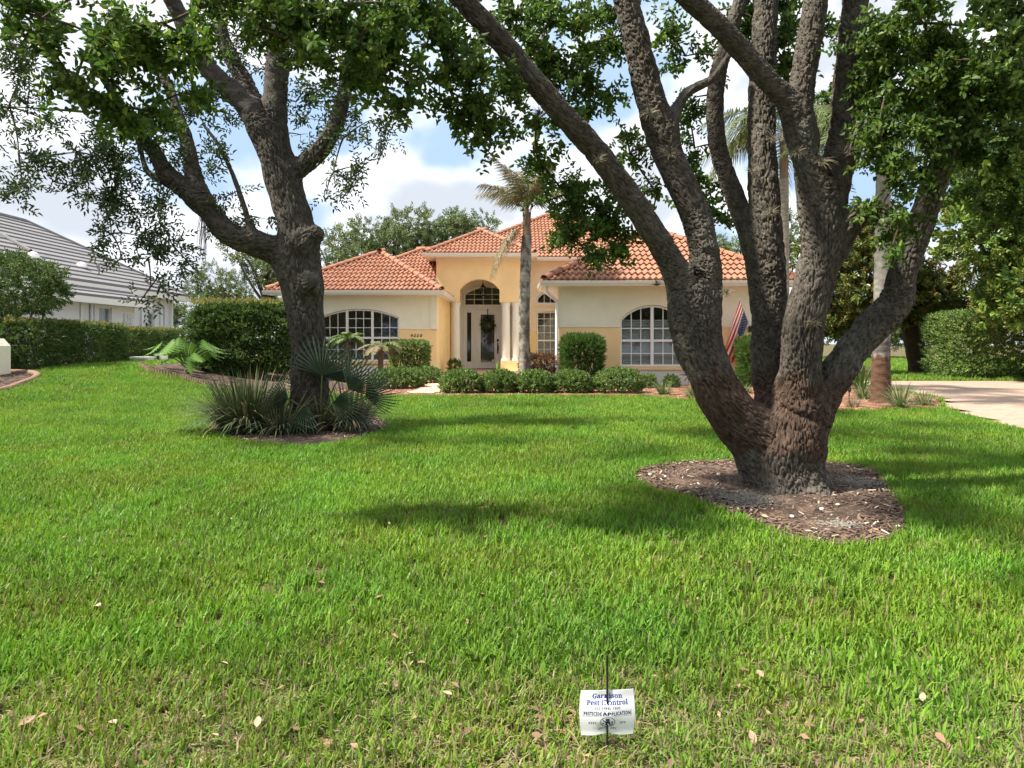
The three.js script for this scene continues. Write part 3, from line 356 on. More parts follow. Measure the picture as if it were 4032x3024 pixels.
// paired-window wing
const RA = [4.64, 5.13, -24.1], RB = [4.64, 5.13, -32.5];
roofPlane(house, [[0.94, 3.09, -20.4], [8.33, 3.09, -20.4], RA], true);
roofPlane(house, [[0.94, 3.09, -22.6], [0.94, 3.09, -20.4], RA, RB, [2.6, 4.005, -32.4]], false); roofPlane(house, [[8.33, 3.09, -20.4], [8.33, 3.09, -32.4], RB, RA], false);
caps(house, [0.94, 3.09, -20.4], RA); caps(house, [8.33, 3.09, -20.4], RA); caps(house, RB, RA);
gutter(house, [0.82, 2.93, -20.41], [8.45, 2.93, -20.41]); gutter(house, [0.93, 2.93, -22.6], [0.93, 2.93, -20.41]);
soffit(0.94, 8.33, -20.99, -20.42, 3.07); mesh('soffit', metric(prism(new THREE.Shape([[0.94, 20.995], [1.37, 20.995], [2.25, 31.6], [2.2, 31.6], [0.94, 22.6]].map((q) => new THREE.Vector2(...q))), 2.93, 2.97).rotateX(-Math.PI / 2)), M.gutter, house);
mesh('fascia', mbox(0.95, 8.32, 2.93, 3.06, -20.43, -20.405), M.gutter, house);
// triple-window wing
const LA = [-5.42, 5.0, -29.3], LBk = [-5.42, 5.0, -34];
roofPlane(house, [[-9.02, 3.22, -26.1], [-2.6, 3.22, -26.1], LA], true);
roofPlane(house, [[-2.6, 3.22, -26.1], [-2.6, 3.22, -33.5], LBk, LA], false); roofPlane(house, [[-9.02, 3.22, -34], [-9.02, 3.22, -26.1], LA, LBk], false);
caps(house, [-9.02, 3.22, -26.1], LA); caps(house, [-2.6, 3.22, -26.1], LA); caps(house, LBk, LA);
gutter(house, [-9.14, 3.06, -26.11], [-2.48, 3.06, -26.11]); gutter(house, [-2.59, 3.06, -26.11], [-2.59, 3.06, -30.9]);
soffit(-9.02, -2.6, -26.575, -26.12, 3.2); soffit(-2.805, -2.6, -30.98, -26.58, 3.201);
mesh('fascia', mbox(-9.01, -2.61, 3.06, 3.19, -26.13, -26.105), M.gutter, house); mesh('fascia', mbox(-2.625, -2.603, 3.06, 3.19, -30.9, -26.135), M.gutter, house);
// body roof behind
roofPlane(house, [[-9.1, 3.1, -29.2], [-3.32, 3.1, -29.2], [-3.32, 5.73, -34], [-4.3, 5.73, -34]], false);
roofPlane(house, [[-9.1, 3.1, -38.8], [-9.1, 3.1, -29.2], [-4.3, 5.73, -34]], false); caps(house, [-9.1, 3.1, -29.2], [-4.3, 5.73, -34]); caps(house, [-3.4, 5.73, -34], [-4.3, 5.73, -34]);
// entry roof and high roof
const EA = [-1.39, 6.43, -32.84], EB = [-1.39, 6.43, -35.5];
roofPlane(house, [[-3.73, 5.15, -30.5], [0.95, 5.15, -30.5], EA], true);
roofPlane(house, [[-3.73, 5.15, -36], [-3.73, 5.15, -30.5], EA, EB], false); roofPlane(house, [[0.95, 5.15, -30.5], [0.95, 5.15, -35], EB, EA], false);
caps(house, [-3.73, 5.15, -30.5], EA); caps(house, [0.95, 5.15, -30.5], EA); caps(house, EB, EA);
gutter(house, [-3.85, 4.99, -30.51], [1.07, 4.99, -30.51]); gutter(house, [0.96, 4.99, -30.51], [0.96, 4.99, -31.9]); gutter(house, [-3.74, 4.99, -34], [-3.74, 4.99, -30.51]);
soffit(-3.73, 0.95, -30.98, -30.52, 5.13); soffit(0.665, 0.95, -32.4, -30.985, 5.131); soffit(-3.73, -3.31, -34, -30.985, 5.131);
mesh('frieze', mbox(-3.31, 0.67, 4.82, 4.99, -31.0, -30.965), M.peach, house);
const HA = [1.78, 7.88, -37], HB = [2.6, 7.88, -37];
roofPlane(house, [[-3.2, 5.15, -32], [7.6, 5.15, -32], HB, HA], false); roofPlane(house, [[-3.2, 5.15, -42], [-3.2, 5.15, -32], HA], false); roofPlane(house, [[7.6, 5.15, -32], [7.6, 5.15, -42], HB], false); roofPlane(house, [[7.6, 5.15, -42], [-3.2, 5.15, -42], HA, HB], false, 0);
caps(house, [-3.2, 5.15, -32], HA); caps(house, [7.6, 5.15, -32], HB); caps(house, HA, HB);
gutter(house, [1.1, 4.99, -32.01], [7.7, 4.99, -32.01]); soffit(0.96, 7.6, -32.47, -32.02, 5.13);
mesh('side_wall', mbox(6.98, 7.2, 3, 5.12, -41, -32.73), M.peach, house);
{ const g = mergeGeometries(massed), m = std({ vertexColors: true, bumpMap: soilBump, bumpScale: 0.004, roughness: 0.82 }); tag(mesh('roof_tile_field', g, m, house), null, null, null, 'stuff'); }
{ // downspout of the paired-window wing
  const c = new THREE.CatmullRomCurve3([V(1.0, 2.95, -20.5), V(1.02, 2.78, -20.56), V(1.2, 2.62, -20.72), V(1.31, 2.5, -20.9), V(1.32, 2.3, -20.93), V(1.32, 1.2, -20.93), V(1.32, 0.05, -20.93)]);
  mesh('downspout', new THREE.TubeGeometry(c, 60, 0.05, 10), M.white, house);
}
{ // hanging lantern in the portico
  const l = thing('hanging_lantern', 'black iron lantern hanging in the arched entry', 'lantern', [-1.3, 3.42, -31.9]);
  const hex = (r0, r1, y0, y1) => new THREE.CylinderGeometry(r1, r0, y1 - y0, 6).translate(0, (y0 + y1) / 2, 0);
  mesh('rod', new THREE.CylinderGeometry(0.012, 0.012, 0.46, 6).translate(0, 0.72, 0), M.iron, l); mesh('canopy', new THREE.CylinderGeometry(0.05, 0.06, 0.03, 12).translate(0, 0.865, 0), M.iron, l);
  mesh('cap', mergeGeometries([hex(0.15, 0.05, 0.36, 0.46), hex(0.05, 0.03, 0.46, 0.54)]), M.iron, l); mesh('glass_shade', new THREE.CylinderGeometry(0.13, 0.07, 0.34, 6, 1, true).translate(0, 0.19, 0), M.glass, l);
  const bars = []; for (let k = 0; k < 6; k++) { const b = new THREE.BoxGeometry(0.014, 0.36, 0.014); b.rotateX(-0.17); b.translate(0, 0.19, 0.1); b.rotateY(k * Math.PI / 3); bars.push(b); } mesh('cage', mergeGeometries(bars), M.iron, l); mesh('base', hex(0.03, 0.08, -0.04, 0.02), M.iron, l); mesh('candle', new THREE.CylinderGeometry(0.015, 0.015, 0.14, 8).translate(0, 0.09, 0), M.trim, l);
}

// ------------------------------------------------------------------ the neighbour's house
const nb = thing('house', 'white stucco house with grey tile roof behind the clipped hedge', 'house');
{
  const wall = stucco(0.84, 0.85, 0.86), trim = std({ color: C(0.74, 0.75, 0.76), roughness: 0.6 });
  const slateMats = [[0.20, 0.195, 0.205], [0.18, 0.175, 0.185], [0.215, 0.21, 0.215]].map((c) => std({ color: C(...c), bumpMap: soilBump, bumpScale: 0.006, roughness: 0.8 }));
  mesh('wall', cut(box(-30, -19.3, 0, 4.0, -40.4, -27), [box(-20, -19, 1.2, 2.9, -36.2, -35.5), box(-20, -19, 1.2, 2.9, -38.4, -37.7)]), wall, nb);
  mesh('wall', cut(box(-22, -18.35, 0, 3.3, -34.6, -22), [box(-19, -18, 1.4, 2.9, -32.6, -31.6)]), wall, nb);
  const frame = (z0, z1, y0, y1, x) => { const w = new THREE.Group(); w.name = 'window'; nb.add(w); mesh('pane', mbox(x - 0.16, x - 0.155, y0, y1, z0, z1), M.glass, w); mesh('backing', mbox(x - 0.5, x - 0.46, y0, y1, z0, z1), M.room, w); for (const [a, b, c, d] of [[z0, z0 + 0.06, y0, y1], [z1 - 0.06, z1, y0, y1], [z0 + 0.06, z1 - 0.06, y0, y0 + 0.06], [z0 + 0.06, z1 - 0.06, y1 - 0.06, y1]]) mesh('frame', mbox(x - 0.15, x - 0.06, c, d, a, b), trim, w); };
  frame(-32.6, -31.6, 1.4, 2.9, -18.35); frame(-36.2, -35.5, 1.2, 2.9, -19.3); frame(-38.4, -37.7, 1.2, 2.9, -19.3);
  const gb = new THREE.Group(); gb.name = 'glass_block_window'; nb.add(gb); const gm = phys({ color: C(0.75, 0.8, 0.82), roughness: 0.25, transmission: 0.4, thickness: 0 }); for (let i = 0; i < 3; i++) for (let j = 0; j < 5; j++) mesh('block', new THREE.BoxGeometry(0.05, 0.23, 0.23).translate(-18.32, 1.55 + j * 0.25, -34.2 + i * 0.25), gm, gb);
  for (const z of [-30.9, -39.4]) mesh('downspout', new THREE.CylinderGeometry(0.06, 0.06, 3.2, 8).translate(z > -35 ? -18.27 : -19.22, 1.7, z), trim, nb);
  for (const z of [-30.2, -31.2]) mesh('cable_conduit', new THREE.CylinderGeometry(0.03, 0.03, 1.9, 6).translate(-18.31, 2.2, z), trim, nb);
  for (const z of [-37.0, -40.2, -39]) mesh('pilaster', mbox(-19.29, -19.2, 0, 3.9, z - 0.1, z + 0.1), trim, nb);
  // roof slope: courses of flat tiles, each with its own butt edge
  const courses = (x0, y0, z0, z1, hipA, hipB, n, rise, run) => { for (let k = 0; k < n; k++) { const xa = x0 - k * run, ya = y0 + k * rise, za = z0 + hipA * k * run, zb = z1 - hipB * k * run; if (zb - za < 0.4) break; const xb = xa - run - 0.06, yb = ya + rise + 0.035; const za2 = z0 + hipA * (k + 1) * run, zb2 = z1 - hipB * (k + 1) * run; const pos = [xa, ya + 0.07, za, xa, ya + 0.07, zb, xb, yb, zb2, xb, yb, za2, xa - 0.03, ya - 0.09, za, xa - 0.03, ya - 0.09, zb]; mesh('roof_course', geo([0, 1, 2, 0, 2, 3, 4, 5, 1, 4, 1, 0].flatMap((i) => pos.slice(i * 3, i * 3 + 3)), null), slateMats[k % 3], nb); } };
  courses(-18.7, 4.0, -41, -24, 1, 0.25, 14, 0.24, 0.4);            // high roof, slope towards the lawn
  courses(-17.8, 3.3, -35.2, -21, 0.55, 0, 8, 0.19, 0.4);            // lower roof in front
  mesh('roof_back', geo([-18.7, 4, -41, -24.3, 7.36, -35.4, -30, 4, -41, -24.3, 7.36, -35.4, -24.3, 7.36, -25.4, -30, 4, -41, -24.3, 7.36, -25.4, -30, 4, -24, -30, 4, -41], null), slateMats[0], nb);
  const rc = new THREE.CatmullRomCurve3([V(-18.75, 4.05, -41), V(-24.25, 7.38, -35.4)]); mesh('hip_cap', new THREE.TubeGeometry(rc, 20, 0.1, 8), slateMats[2], nb);
  const vc = new THREE.CatmullRomCurve3([V(-24.25, 7.38, -35.4), V(-24.25, 7.38, -25)]); mesh('ridge_cap', new THREE.TubeGeometry(vc, 20, 0.1, 8), slateMats[2], nb);
  const hc = new THREE.CatmullRomCurve3([V(-20.6, 5.2, -30.4), V(-23.9, 7.1, -30.2)]); mesh('hip_cap', new THREE.TubeGeometry(hc, 20, 0.12, 8), slateMats[2], nb);
  mesh('fascia', mbox(-18.78, -18.7, 3.66, 3.94, -41, -27), M.white, nb); mesh('fascia', mbox(-17.88, -17.8, 2.98, 3.25, -35.2, -21), M.white, nb);
  mesh('soffit', mbox(-19.3, -18.78, 3.66, 3.7, -41, -27), M.white, nb); mesh('soffit', mbox(-18.35, -17.88, 2.98, 3.02, -35.2, -21), M.white, nb);
  for (const [x, y, z] of [[-20.1, 4.83, -33.2], [-20.2, 4.9, -30]]) { const g = new THREE.SphereGeometry(0.24, 14, 8, 0, Math.PI * 2, 0, Math.PI / 2).scale(1, 1, 1); mesh('roof_vent', mergeGeometries([g.translate(x, y, z), new THREE.CylinderGeometry(0.3, 0.3, 0.06, 14).translate(x, y - 0.02, z)]), M.white, nb); }
}
// stucco mailbox pillar
{
  const p = thing('mailbox_pillar', 'cream stucco pillar with a moulded ledge at the end of the hedge', 'pillar', [-14.3, 0.36, -18.7]);
  mesh('shaft', mbox(-0.8, 0.8, 0, 0.85, -0.45, 0.45), M.cream, p); mesh('ledge', mbox(-0.6, 0.6, 0.58, 0.76, 0.452, 0.55), M.trim, p);
  const cap = new THREE.Shape([[-0.8, 0], [0.8, 0], [0.62, 0.2], [-0.62, 0.2]].map((q) => new THREE.Vector2(...q))); mesh('cap', metric(prism(cap, -0.449, 0.449).translate(0, 0.85, 0)), M.cream, p);
}

// ------------------------------------------------------------------ leaves and limbs
// a sprig of folded leaves along a short drooping twig that points to +y
function sprig(seed, o) {
  const { n = 10, len = 0.18, L = 0.07, W = 0.03, droop = 0.5, open = 1.0, tint = [0.06, 0.12, 0.02], vary = 0.3, wide = 0.45, fold = 0.22, top = null, topShare = 0 } = o, r = rng(seed), pos = [], col = [];
  const q = new THREE.Quaternion(), m = new THREE.Matrix4();
  for (let i = 0; i < n; i++) {
    const t = (i + 0.5) / n, az = i * 2.4 + r() * 0.8, tilt = lerp(open, open * 0.45, t) + (r() - 0.5) * 0.5, l = L * (0.7 + 0.5 * r()), w = W * (0.75 + 0.5 * r());
    const dir = V(Math.sin(tilt) * Math.cos(az), Math.cos(tilt) - droop * (0.5 + r()), Math.sin(tilt) * Math.sin(az)).normalize();
    const side = V(Math.cos(az + 1.57 + r() * 0.6), (r() - 0.5) * 0.6, Math.sin(az + 1.57 + r() * 0.6)).normalize(); side.addScaledVector(dir, -side.dot(dir)).normalize(); const up = dir.clone().cross(side);
    const base = V((r() - 0.5) * 0.12 * len, t * len, (r() - 0.5) * 0.12 * len), P = (a, b, c) => base.clone().addScaledVector(side, a * w).addScaledVector(dir, b * l).addScaledVector(up, c * l);
    const pts = [P(0, 0, 0), P(-0.5, wide - 0.12, fold), P(-0.38, wide + 0.25, fold * 0.8 - 0.04), P(0, 1, -0.12), P(0.38, wide + 0.25, fold * 0.8 - 0.04), P(0.5, wide - 0.12, fold)];
    const k = 1 + (r() - 0.5) * 2 * vary, c = r() < topShare && top ? top : tint, y = (r() - 0.5) * 0.25 * vary;
    for (const [a, b, d] of [[0, 1, 2], [0, 2, 3], [0, 3, 4], [0, 4, 5]]) for (const e of [a, b, d]) { pos.push(pts[e].x, pts[e].y, pts[e].z); col.push(c[0] * k * (1 + y), c[1] * k, c[2] * k * (1 - y)); }
  }
  return geo(pos, null, col);
}
function scatter(name, parent, g, m, items) { // items: [position, direction, scale, tint]
  const o = new THREE.InstancedMesh(g, m, items.length); o.name = name; o.castShadow = o.receiveShadow = true; o.userData.kind = 'stuff';
  const q = new THREE.Quaternion(), q2 = new THREE.Quaternion(), mt = new THREE.Matrix4(), up = V(0, 1, 0), r = rng(items.length * 31 + 7), s = V(1, 1, 1);
  items.forEach(([p, d, k, c], i) => { q.setFromUnitVectors(up, d); q2.setFromAxisAngle(up, r() * 6.283); q.multiply(q2); mt.compose(p, q, s.set(k, k, k)); o.setMatrixAt(i, mt); o.setColorAt(i, c ?? new THREE.Color(1, 1, 1)); });
  parent.add(o); return o;
}
function spherePoint(r) { for (;;) { const v = V(r() * 2 - 1, r() * 2 - 1, r() * 2 - 1), l = v.length(); if (l <= 1 && l > 0.01) return v; } }
const tintOf = (r, a = 0.25, warm = 0.12) => { const k = 1 + (r() - 0.5) * 2 * a, w = (r() - 0.5) * 2 * warm; return new THREE.Color().setRGB(k * (1 + w), k, k * (1 - w)); };

// furrowed bark: plates between cracks, drawn out along the limb
const bark = (x, y, z) => { const w = 0.5 * n3b(x * 0.6, y * 0.6, z * 0.6); const a = Math.abs(n3(x + w, y, z + w)), b = Math.abs(n3b(x * 1.9 + 7, y * 1.6, z * 1.9)); return Math.min(1, a * 3.6) * 0.8 + Math.min(1, b * 3.2) * 0.2; };
function capsuleDistance(p, segs) { let m = 1e9; for (const s of segs) { const t = clamp(((p.x - s[0]) * s[4] + (p.y - s[1]) * s[5] + (p.z - s[2]) * s[6]) / s[7]), dx = p.x - s[0] - t * s[4], dy = p.y - s[1] - t * s[5], dz = p.z - s[2] - t * s[6]; m = Math.min(m, Math.sqrt(dx * dx + dy * dy + dz * dz) - lerp(s[3], s[8], t)); } return m; }
const segsOf = (pts) => pts.slice(1).map((b, i) => { const a = pts[i], d = [b[0] - a[0], b[1] - a[1], b[2] - a[2]]; return [a[0], a[1], a[2], a[3], ...d, d[0] ** 2 + d[1] ** 2 + d[2] ** 2, b[3]]; });
function limbGeo(pts, others, o) { // swept, filleted against the other limbs, with bark relief
  const { cell = 0.012, plate = 0.03, depth = 0.014, k = 0.22, color, seed = 0, lump = 0.08, flute = 0, coarseAbove = 5 } = o;
  const curve = new THREE.CatmullRomCurve3(pts.map((p) => V(p[0], p[1], p[2])), false, 'centripetal'), len = curve.getLength(), rad = (t) => { const f = t * (pts.length - 1), i = Math.min(pts.length - 2, Math.floor(f)), e = f - i, g = e * e * (3 - 2 * e); return lerp(pts[i][3], pts[i + 1][3], g); };
  const rmax = Math.max(...pts.map((p) => p[3])), ravg = pts.reduce((s, p) => s + p[3], 0) / pts.length, hi = pts[Math.floor(pts.length / 2)][1] > coarseAbove ? 2.5 : 1, c = Math.max(cell * hi, ravg * 0.017);
  const nr = Math.max(6, Math.ceil(len / c * 0.7)), ns = Math.max(8, Math.ceil(2 * Math.PI * ravg / c)), pos = [], col = [], uv = [], idx = [];
  let side = null, prev = null; const ref = curve.getTangent(0); side = Math.abs(ref.y) < 0.9 ? V(0, 1, 0).cross(ref).normalize() : V(1, 0, 0).addScaledVector(ref, -ref.x).normalize();
  for (let j = 0; j <= nr; j++) {
    const t = j / nr, p = curve.getPoint(t), tan = curve.getTangent(t), r0 = rad(t); side.addScaledVector(tan, -side.dot(tan)).normalize(); const bi = tan.clone().cross(side);
    for (let i = 0; i <= ns; i++) {
      const a = i / ns * 2 * Math.PI, ca = Math.cos(a), sa = Math.sin(a), n = side.clone().multiplyScalar(ca).addScaledVector(bi, sa);
      let r = r0 * (1 + lump * n3(ca * 0.9 + seed, sa * 0.9, t * len * 1.6 / Math.max(0.3, r0 * 3)) + flute * Math.max(0, 1 - p.y / 0.5) * (0.5 * Math.sin(a * 5 + seed) + 0.35 * Math.sin(a * 3 + 1)));
      const q = p.clone().addScaledVector(n, r); if (others.length) { const d = capsuleDistance(q, others), h = Math.max(0, 1 - Math.abs(d) / k); r += h * h * k / 4; }
      const b = bark(ca * r0 / plate + seed * 5, t * len / (plate * 3.8), sa * r0 / plate); q.copy(p).addScaledVector(n, r + (b - 0.6) * depth * Math.min(1, r0 / 0.12));
      pos.push(q.x, q.y, q.z); const cc = color(q, n, b); col.push(...cc); uv.push(i / ns * Math.max(1, Math.round(2 * Math.PI * ravg / 0.3)) * 0.3, t * len);
    }
  }
  for (let j = 0; j < nr; j++) for (let i = 0; i < ns; i++) { const a = j * (ns + 1) + i, b = a + ns + 1; idx.push(a, a + 1, b, a + 1, b + 1, b); }
  if (o.capEnd) { const e = pos.length / 3, tip = curve.getPoint(1); pos.push(tip.x, tip.y, tip.z); col.push(...(o.capColor ?? color(tip, V(0, 1, 0), 1))); uv.push(0, 0); for (let i = 0; i < ns; i++) { const a = nr * (ns + 1) + i; idx.push(a, a + 1, e); } }
  return geo(pos, idx, col, uv);
}
const crackA = tnoise(301, 8, 2), crackB = tnoise(377, 20, 2), warpN = tnoise(411, 4, 2);
const barkFine = texture(512, 512, (u, v) => { const w = 0.03 * (warpN(u, v) - 0.5), a = Math.abs(crackA(u + w, v) - 0.5), b = Math.abs(crackB(u, v + w) - 0.5); return 0.6 * smooth(0, 0.09, a) + 0.25 * smooth(0, 0.1, b) + 0.15 * tnoiseFine(u, v); }, false, 0.3, 0.9);
const barkMat = std({ vertexColors: true, roughness: 0.95, bumpMap: barkFine, bumpScale: 0.014 });
function twigGeo(a, b, r0, r1, r, bend = 0.25) { // thin curved branch
  const mid = a.clone().lerp(b, 0.5), L = a.distanceTo(b); mid.add(V((r() - 0.5) * bend * L, (r() * 0.6) * bend * L, (r() - 0.5) * bend * L));
  const c = new THREE.QuadraticBezierCurve3(a, mid, b), n = 7, ns = 5, pos = [], idx = []; let side = V(0.3, 0.2, 0.9).normalize();
  for (let j = 0; j <= n; j++) { const p = c.getPoint(j / n), t = c.getTangent(j / n); side.addScaledVector(t, -side.dot(t)).normalize(); const bi = t.clone().cross(side), rr = lerp(r0, r1, j / n); for (let i = 0; i < ns; i++) { const an = i / ns * 6.283; const q = p.clone().addScaledVector(side, Math.cos(an) * rr).addScaledVector(bi, Math.sin(an) * rr); pos.push(q.x, q.y, q.z); } }
  for (let j = 0; j < n; j++) for (let i = 0; i < ns; i++) { const p = j * ns + i, q = j * ns + (i + 1) % ns; idx.push(p, q, p + ns, q, q + ns, p + ns); }
  return geo(pos, idx);
}
function crownOf(parent, limbs, masses, o) { // branchlets from the limbs to each leafy mass, and the leaves
  const r = rng(o.seed), pts = limbs.flatMap(([, p]) => { const c = new THREE.CatmullRomCurve3(p.map((q) => V(q[0], q[1], q[2]))); return c.getPoints(p.length * 4).map((v, i, all) => [v, lerp(p[0][3], p[p.length - 1][3], i / all.length)]); }).filter(([v]) => v.y > o.from);
  const centres = [], tw = [], items = o.sprigs.map(() => []);
  masses.forEach(([x, y, z, R]) => {
    const c = V(x, y, z); let best = null, bd = 1e9; for (const [v, rr] of pts) { const d = v.distanceTo(c) + Math.max(0, v.y - c.y) * 0.5; if (d < bd) { bd = d; best = v; } }
    for (const v of centres) { const d = v.distanceTo(c) * 1.05; if (d < bd) { bd = d; best = v; } }
    const d = best.distanceTo(c); tw.push(twigGeo(best, c, clamp(0.008 + d * 0.012, 0.008, 0.04) * o.twig, 0.006 * o.twig, r)); centres.push(c);
    const arms = Math.max(3, Math.round(R * 9)); const ends = []; for (let k = 0; k < arms; k++) { const e = c.clone().addScaledVector(spherePoint(r).multiply(V(1, 0.8, 1)), R * 0.9); tw.push(twigGeo(c, e, 0.005 * o.twig, 0.002 * o.twig, r)); ends.push(e); }
    const n = Math.round(o.density * R ** 2.3);
    for (let k = 0; k < n; k++) {
      let p; if (r() < o.clump) { const e = ends[Math.floor(r() * ends.length)], t = 0.35 + 0.65 * r(); p = c.clone().lerp(e, t).addScaledVector(spherePoint(r), R * 0.22); } else p = c.clone().addScaledVector(spherePoint(r).multiply(V(1, 0.85, 1)), R * 1.05);
      const dir = p.clone().sub(c).normalize().multiplyScalar(0.6).add(spherePoint(r).multiplyScalar(0.7)); dir.y += o.hang; dir.normalize(); items[Math.floor(r() * items.length)].push([p, dir, 0.8 + 0.5 * r(), tintOf(r, 0.22, 0.12)]);
    }
  });
  mesh('branchlets', mergeGeometries(tw), o.twigMat, parent).userData.kind = 'stuff';
  o.sprigs.forEach((g, i) => scatter('crown', parent, g, o.leafMat, items[i]));
}
function above(seed, c, R, n, r0, r1, keep) { const r = rng(seed), out = []; while (out.length < n) { const v = spherePoint(r); if (v.length() < 0.35) continue; const p = [c[0] + v.x * R[0], c[1] + v.y * R[1], c[2] + v.z * R[2], lerp(r0, r1, r())]; if (keep(p)) out.push(p); } return out; }
const overFrame = (p, m = 0.25) => (p[1] - p[3] - 1.3) / Math.max(0.5, -p[2]) > 740 / 1536 + m * 0.1 || p[2] > 0.3; // above what the photograph shows

const camphor = thing('camphor_tree', 'broad tree with many thick furrowed stems rising from one flared base', 'tree');
{
  const all = CAMPHOR_LIMBS, rust = (q) => smooth(0.30, 0.45, q.y + 0.12 * n3(q.x * 5, q.y * 4, q.z * 5)) * smooth(1.12, 0.95, q.y + 0.1 * n3(q.x * 6, q.y * 3, q.z * 6));
  const color = (q, n, b) => { const a = 0.5 + 0.5 * n3(q.x * 2.2, q.y * 1.4, q.z * 2.2), c = 0.5 + 0.5 * n3b(q.x * 14, q.y * 7, q.z * 14), l = smooth(0.35, 0.75, n3b(q.x * 1.1 + 3, q.y * 0.8, q.z * 1.1)) * 0.7, k = rust(q) * 0.75, f = 0.40 + 0.48 * c; return [lerp(lerp(0.125, 0.17, a), 0.185, l) * f * lerp(1, 0.8, k), lerp(lerp(0.105, 0.148, a), 0.178, l) * f * lerp(1, 0.46, k), lerp(lerp(0.084, 0.122, a), 0.155, l) * f * lerp(1, 0.34, k)]; };
  all.forEach(([id, pts], i) => {
    const others = all.filter(([o]) => o !== id).flatMap(([, p]) => segsOf(p)), stub = id === 'L3s' || id === 'L3t';
    mesh(id === 'trunk' ? 'trunk' : 'limb', limbGeo(pts, others, { cell: 0.0075, plate: id === 'trunk' ? 0.042 : 0.036, depth: 0.028, k: 0.15, color, seed: i * 1.7, lump: 0.07, flute: id === 'trunk' ? 0.2 : 0, capEnd: stub || id === 'trunk', capColor: [0.30, 0.24, 0.17], coarseAbove: 4.6 }), barkMat, camphor);
  });
}
const oak = thing('oak_tree', 'dark barked oak with a cut branch scar above the fan palm', 'tree');
{
  const all = OAK_LIMBS, color = (q, n, b) => { const a = 0.5 + 0.5 * n3(q.x * 1.7, q.y * 1.1, q.z * 1.7), c = 0.5 + 0.5 * n3b(q.x * 11, q.y * 6, q.z * 11), f = 0.52 + 0.46 * c; return [lerp(0.08, 0.112, a) * f, lerp(0.068, 0.097, a) * f, lerp(0.054, 0.08, a) * f]; };
  all.forEach(([id, pts], i) => { const others = all.filter(([o]) => o !== id).flatMap(([, p]) => segsOf(p)); mesh(id === 'trunk' ? 'trunk' : id === 'scar' ? 'branch_scar' : id === 'knot' ? 'knot' : 'limb', limbGeo(pts, others, { cell: 0.012, plate: 0.055, depth: 0.04, k: 0.2, color, seed: 40 + i * 1.3, lump: id === 'scar' || id === 'knot' ? 0.18 : 0.07, flute: id === 'trunk' ? 0.06 : 0, capEnd: ['scar', 'knot', 'trunk'].includes(id), capColor: [0.14, 0.115, 0.085], coarseAbove: 6 }), barkMat, oak); });
}
const twigMat = std({ color: C(0.085, 0.065, 0.045), roughness: 0.95 });
{ // camphor: broad pointed leaves
  const S = [1, 2, 3].map((k) => sprig(k, { n: 15, len: 0.17, L: 0.050, W: 0.028, droop: 0.75, open: 1.15, tint: [0.08, 0.155, 0.02], vary: 0.4, top: [0.15, 0.22, 0.025], topShare: 0.18 }));
  const more = above(71, [1.6, 7.0, -5.2], [6.0, 2.6, 5.2], 34, 0.45, 0.75, (p) => overFrame(p));
  crownOf(camphor, CAMPHOR_LIMBS, [...CAMPHOR_MASSES, ...more], { seed: 5, sprigs: S, leafMat: leafy(), twigMat, density: 930, clump: 0.8, hang: -0.15, from: 2.2, twig: 1 });
}
{ // oak: narrow leaves, sparse hanging sprays
  const S = [4, 5, 6].map((k) => sprig(k, { n: 12, len: 0.24, L: 0.07, W: 0.019, droop: 0.35, open: 1.1, tint: [0.06, 0.10, 0.028], vary: 0.35 }));
  const more = above(72, [-3.2, 8.4, -10.2], [5.6, 2.8, 5.0], 20, 0.5, 0.8, (p) => overFrame(p));
  crownOf(oak, OAK_LIMBS, [...OAK_MASSES, ...more], { seed: 6, sprigs: S, leafMat: leafy({ transmission: 0.4 }), twigMat, density: 360, clump: 0.8, hang: -0.2, from: 2.6, twig: 1.1 });
}

// ------------------------------------------------------------------ hedges, shrubs and trees behind
const hedgeSprig = [21, 22].map((k) => sprig(k, { n: 9, len: 0.13, L: 0.055, W: 0.03, droop: 0.1, open: 1.15, tint: [0.065, 0.125, 0.024], vary: 0.35, top: [0.14, 0.20, 0.03], topShare: 0.15 }));
const smallSprig = [23, 24].map((k) => sprig(k, { n: 10, len: 0.09, L: 0.042, W: 0.026, droop: 0.05, open: 1.2, tint: [0.10, 0.185, 0.03], vary: 0.4, top: [0.30, 0.37, 0.12], topShare: 0.34 }));
const needleSprig = [25, 26].map((k) => sprig(k, { n: 16, len: 0.15, L: 0.065, W: 0.01, droop: 0, open: 0.95, tint: [0.08, 0.16, 0.025], vary: 0.3, fold: 0.05 }));
const pinkSprig = [27, 28].map((k) => sprig(k, { n: 11, len: 0.13, L: 0.05, W: 0.018, droop: 0.1, open: 1.0, tint: [0.16, 0.10, 0.045], vary: 0.4, top: [0.42, 0.13, 0.10], topShare: 0.3 }));
const brownSprig = [29, 30].map((k) => sprig(k, { n: 9, len: 0.12, L: 0.045, W: 0.02, droop: 0.2, open: 1.1, tint: [0.085, 0.055, 0.025], vary: 0.4 }));
const magSprig = [31, 32].map((k) => sprig(k, { n: 10, len: 0.12, L: 0.19, W: 0.07, droop: -0.05, open: 1.35, tint: [0.095, 0.175, 0.026], vary: 0.4, top: [0.26, 0.32, 0.06], topShare: 0.35 }));
const rustSprig = [33, 34].map((k) => sprig(k, { n: 10, len: 0.13, L: 0.19, W: 0.07, droop: 0.3, open: 1.2, tint: [0.11, 0.145, 0.03], vary: 0.4, top: [0.28, 0.18, 0.04], topShare: 0.16 }));
const farSprig = [35, 36].map((k) => sprig(k, { n: 14, len: 0.4, L: 0.16, W: 0.07, droop: 0.25, open: 1.2, tint: [0.14, 0.19, 0.062], vary: 0.35 }));
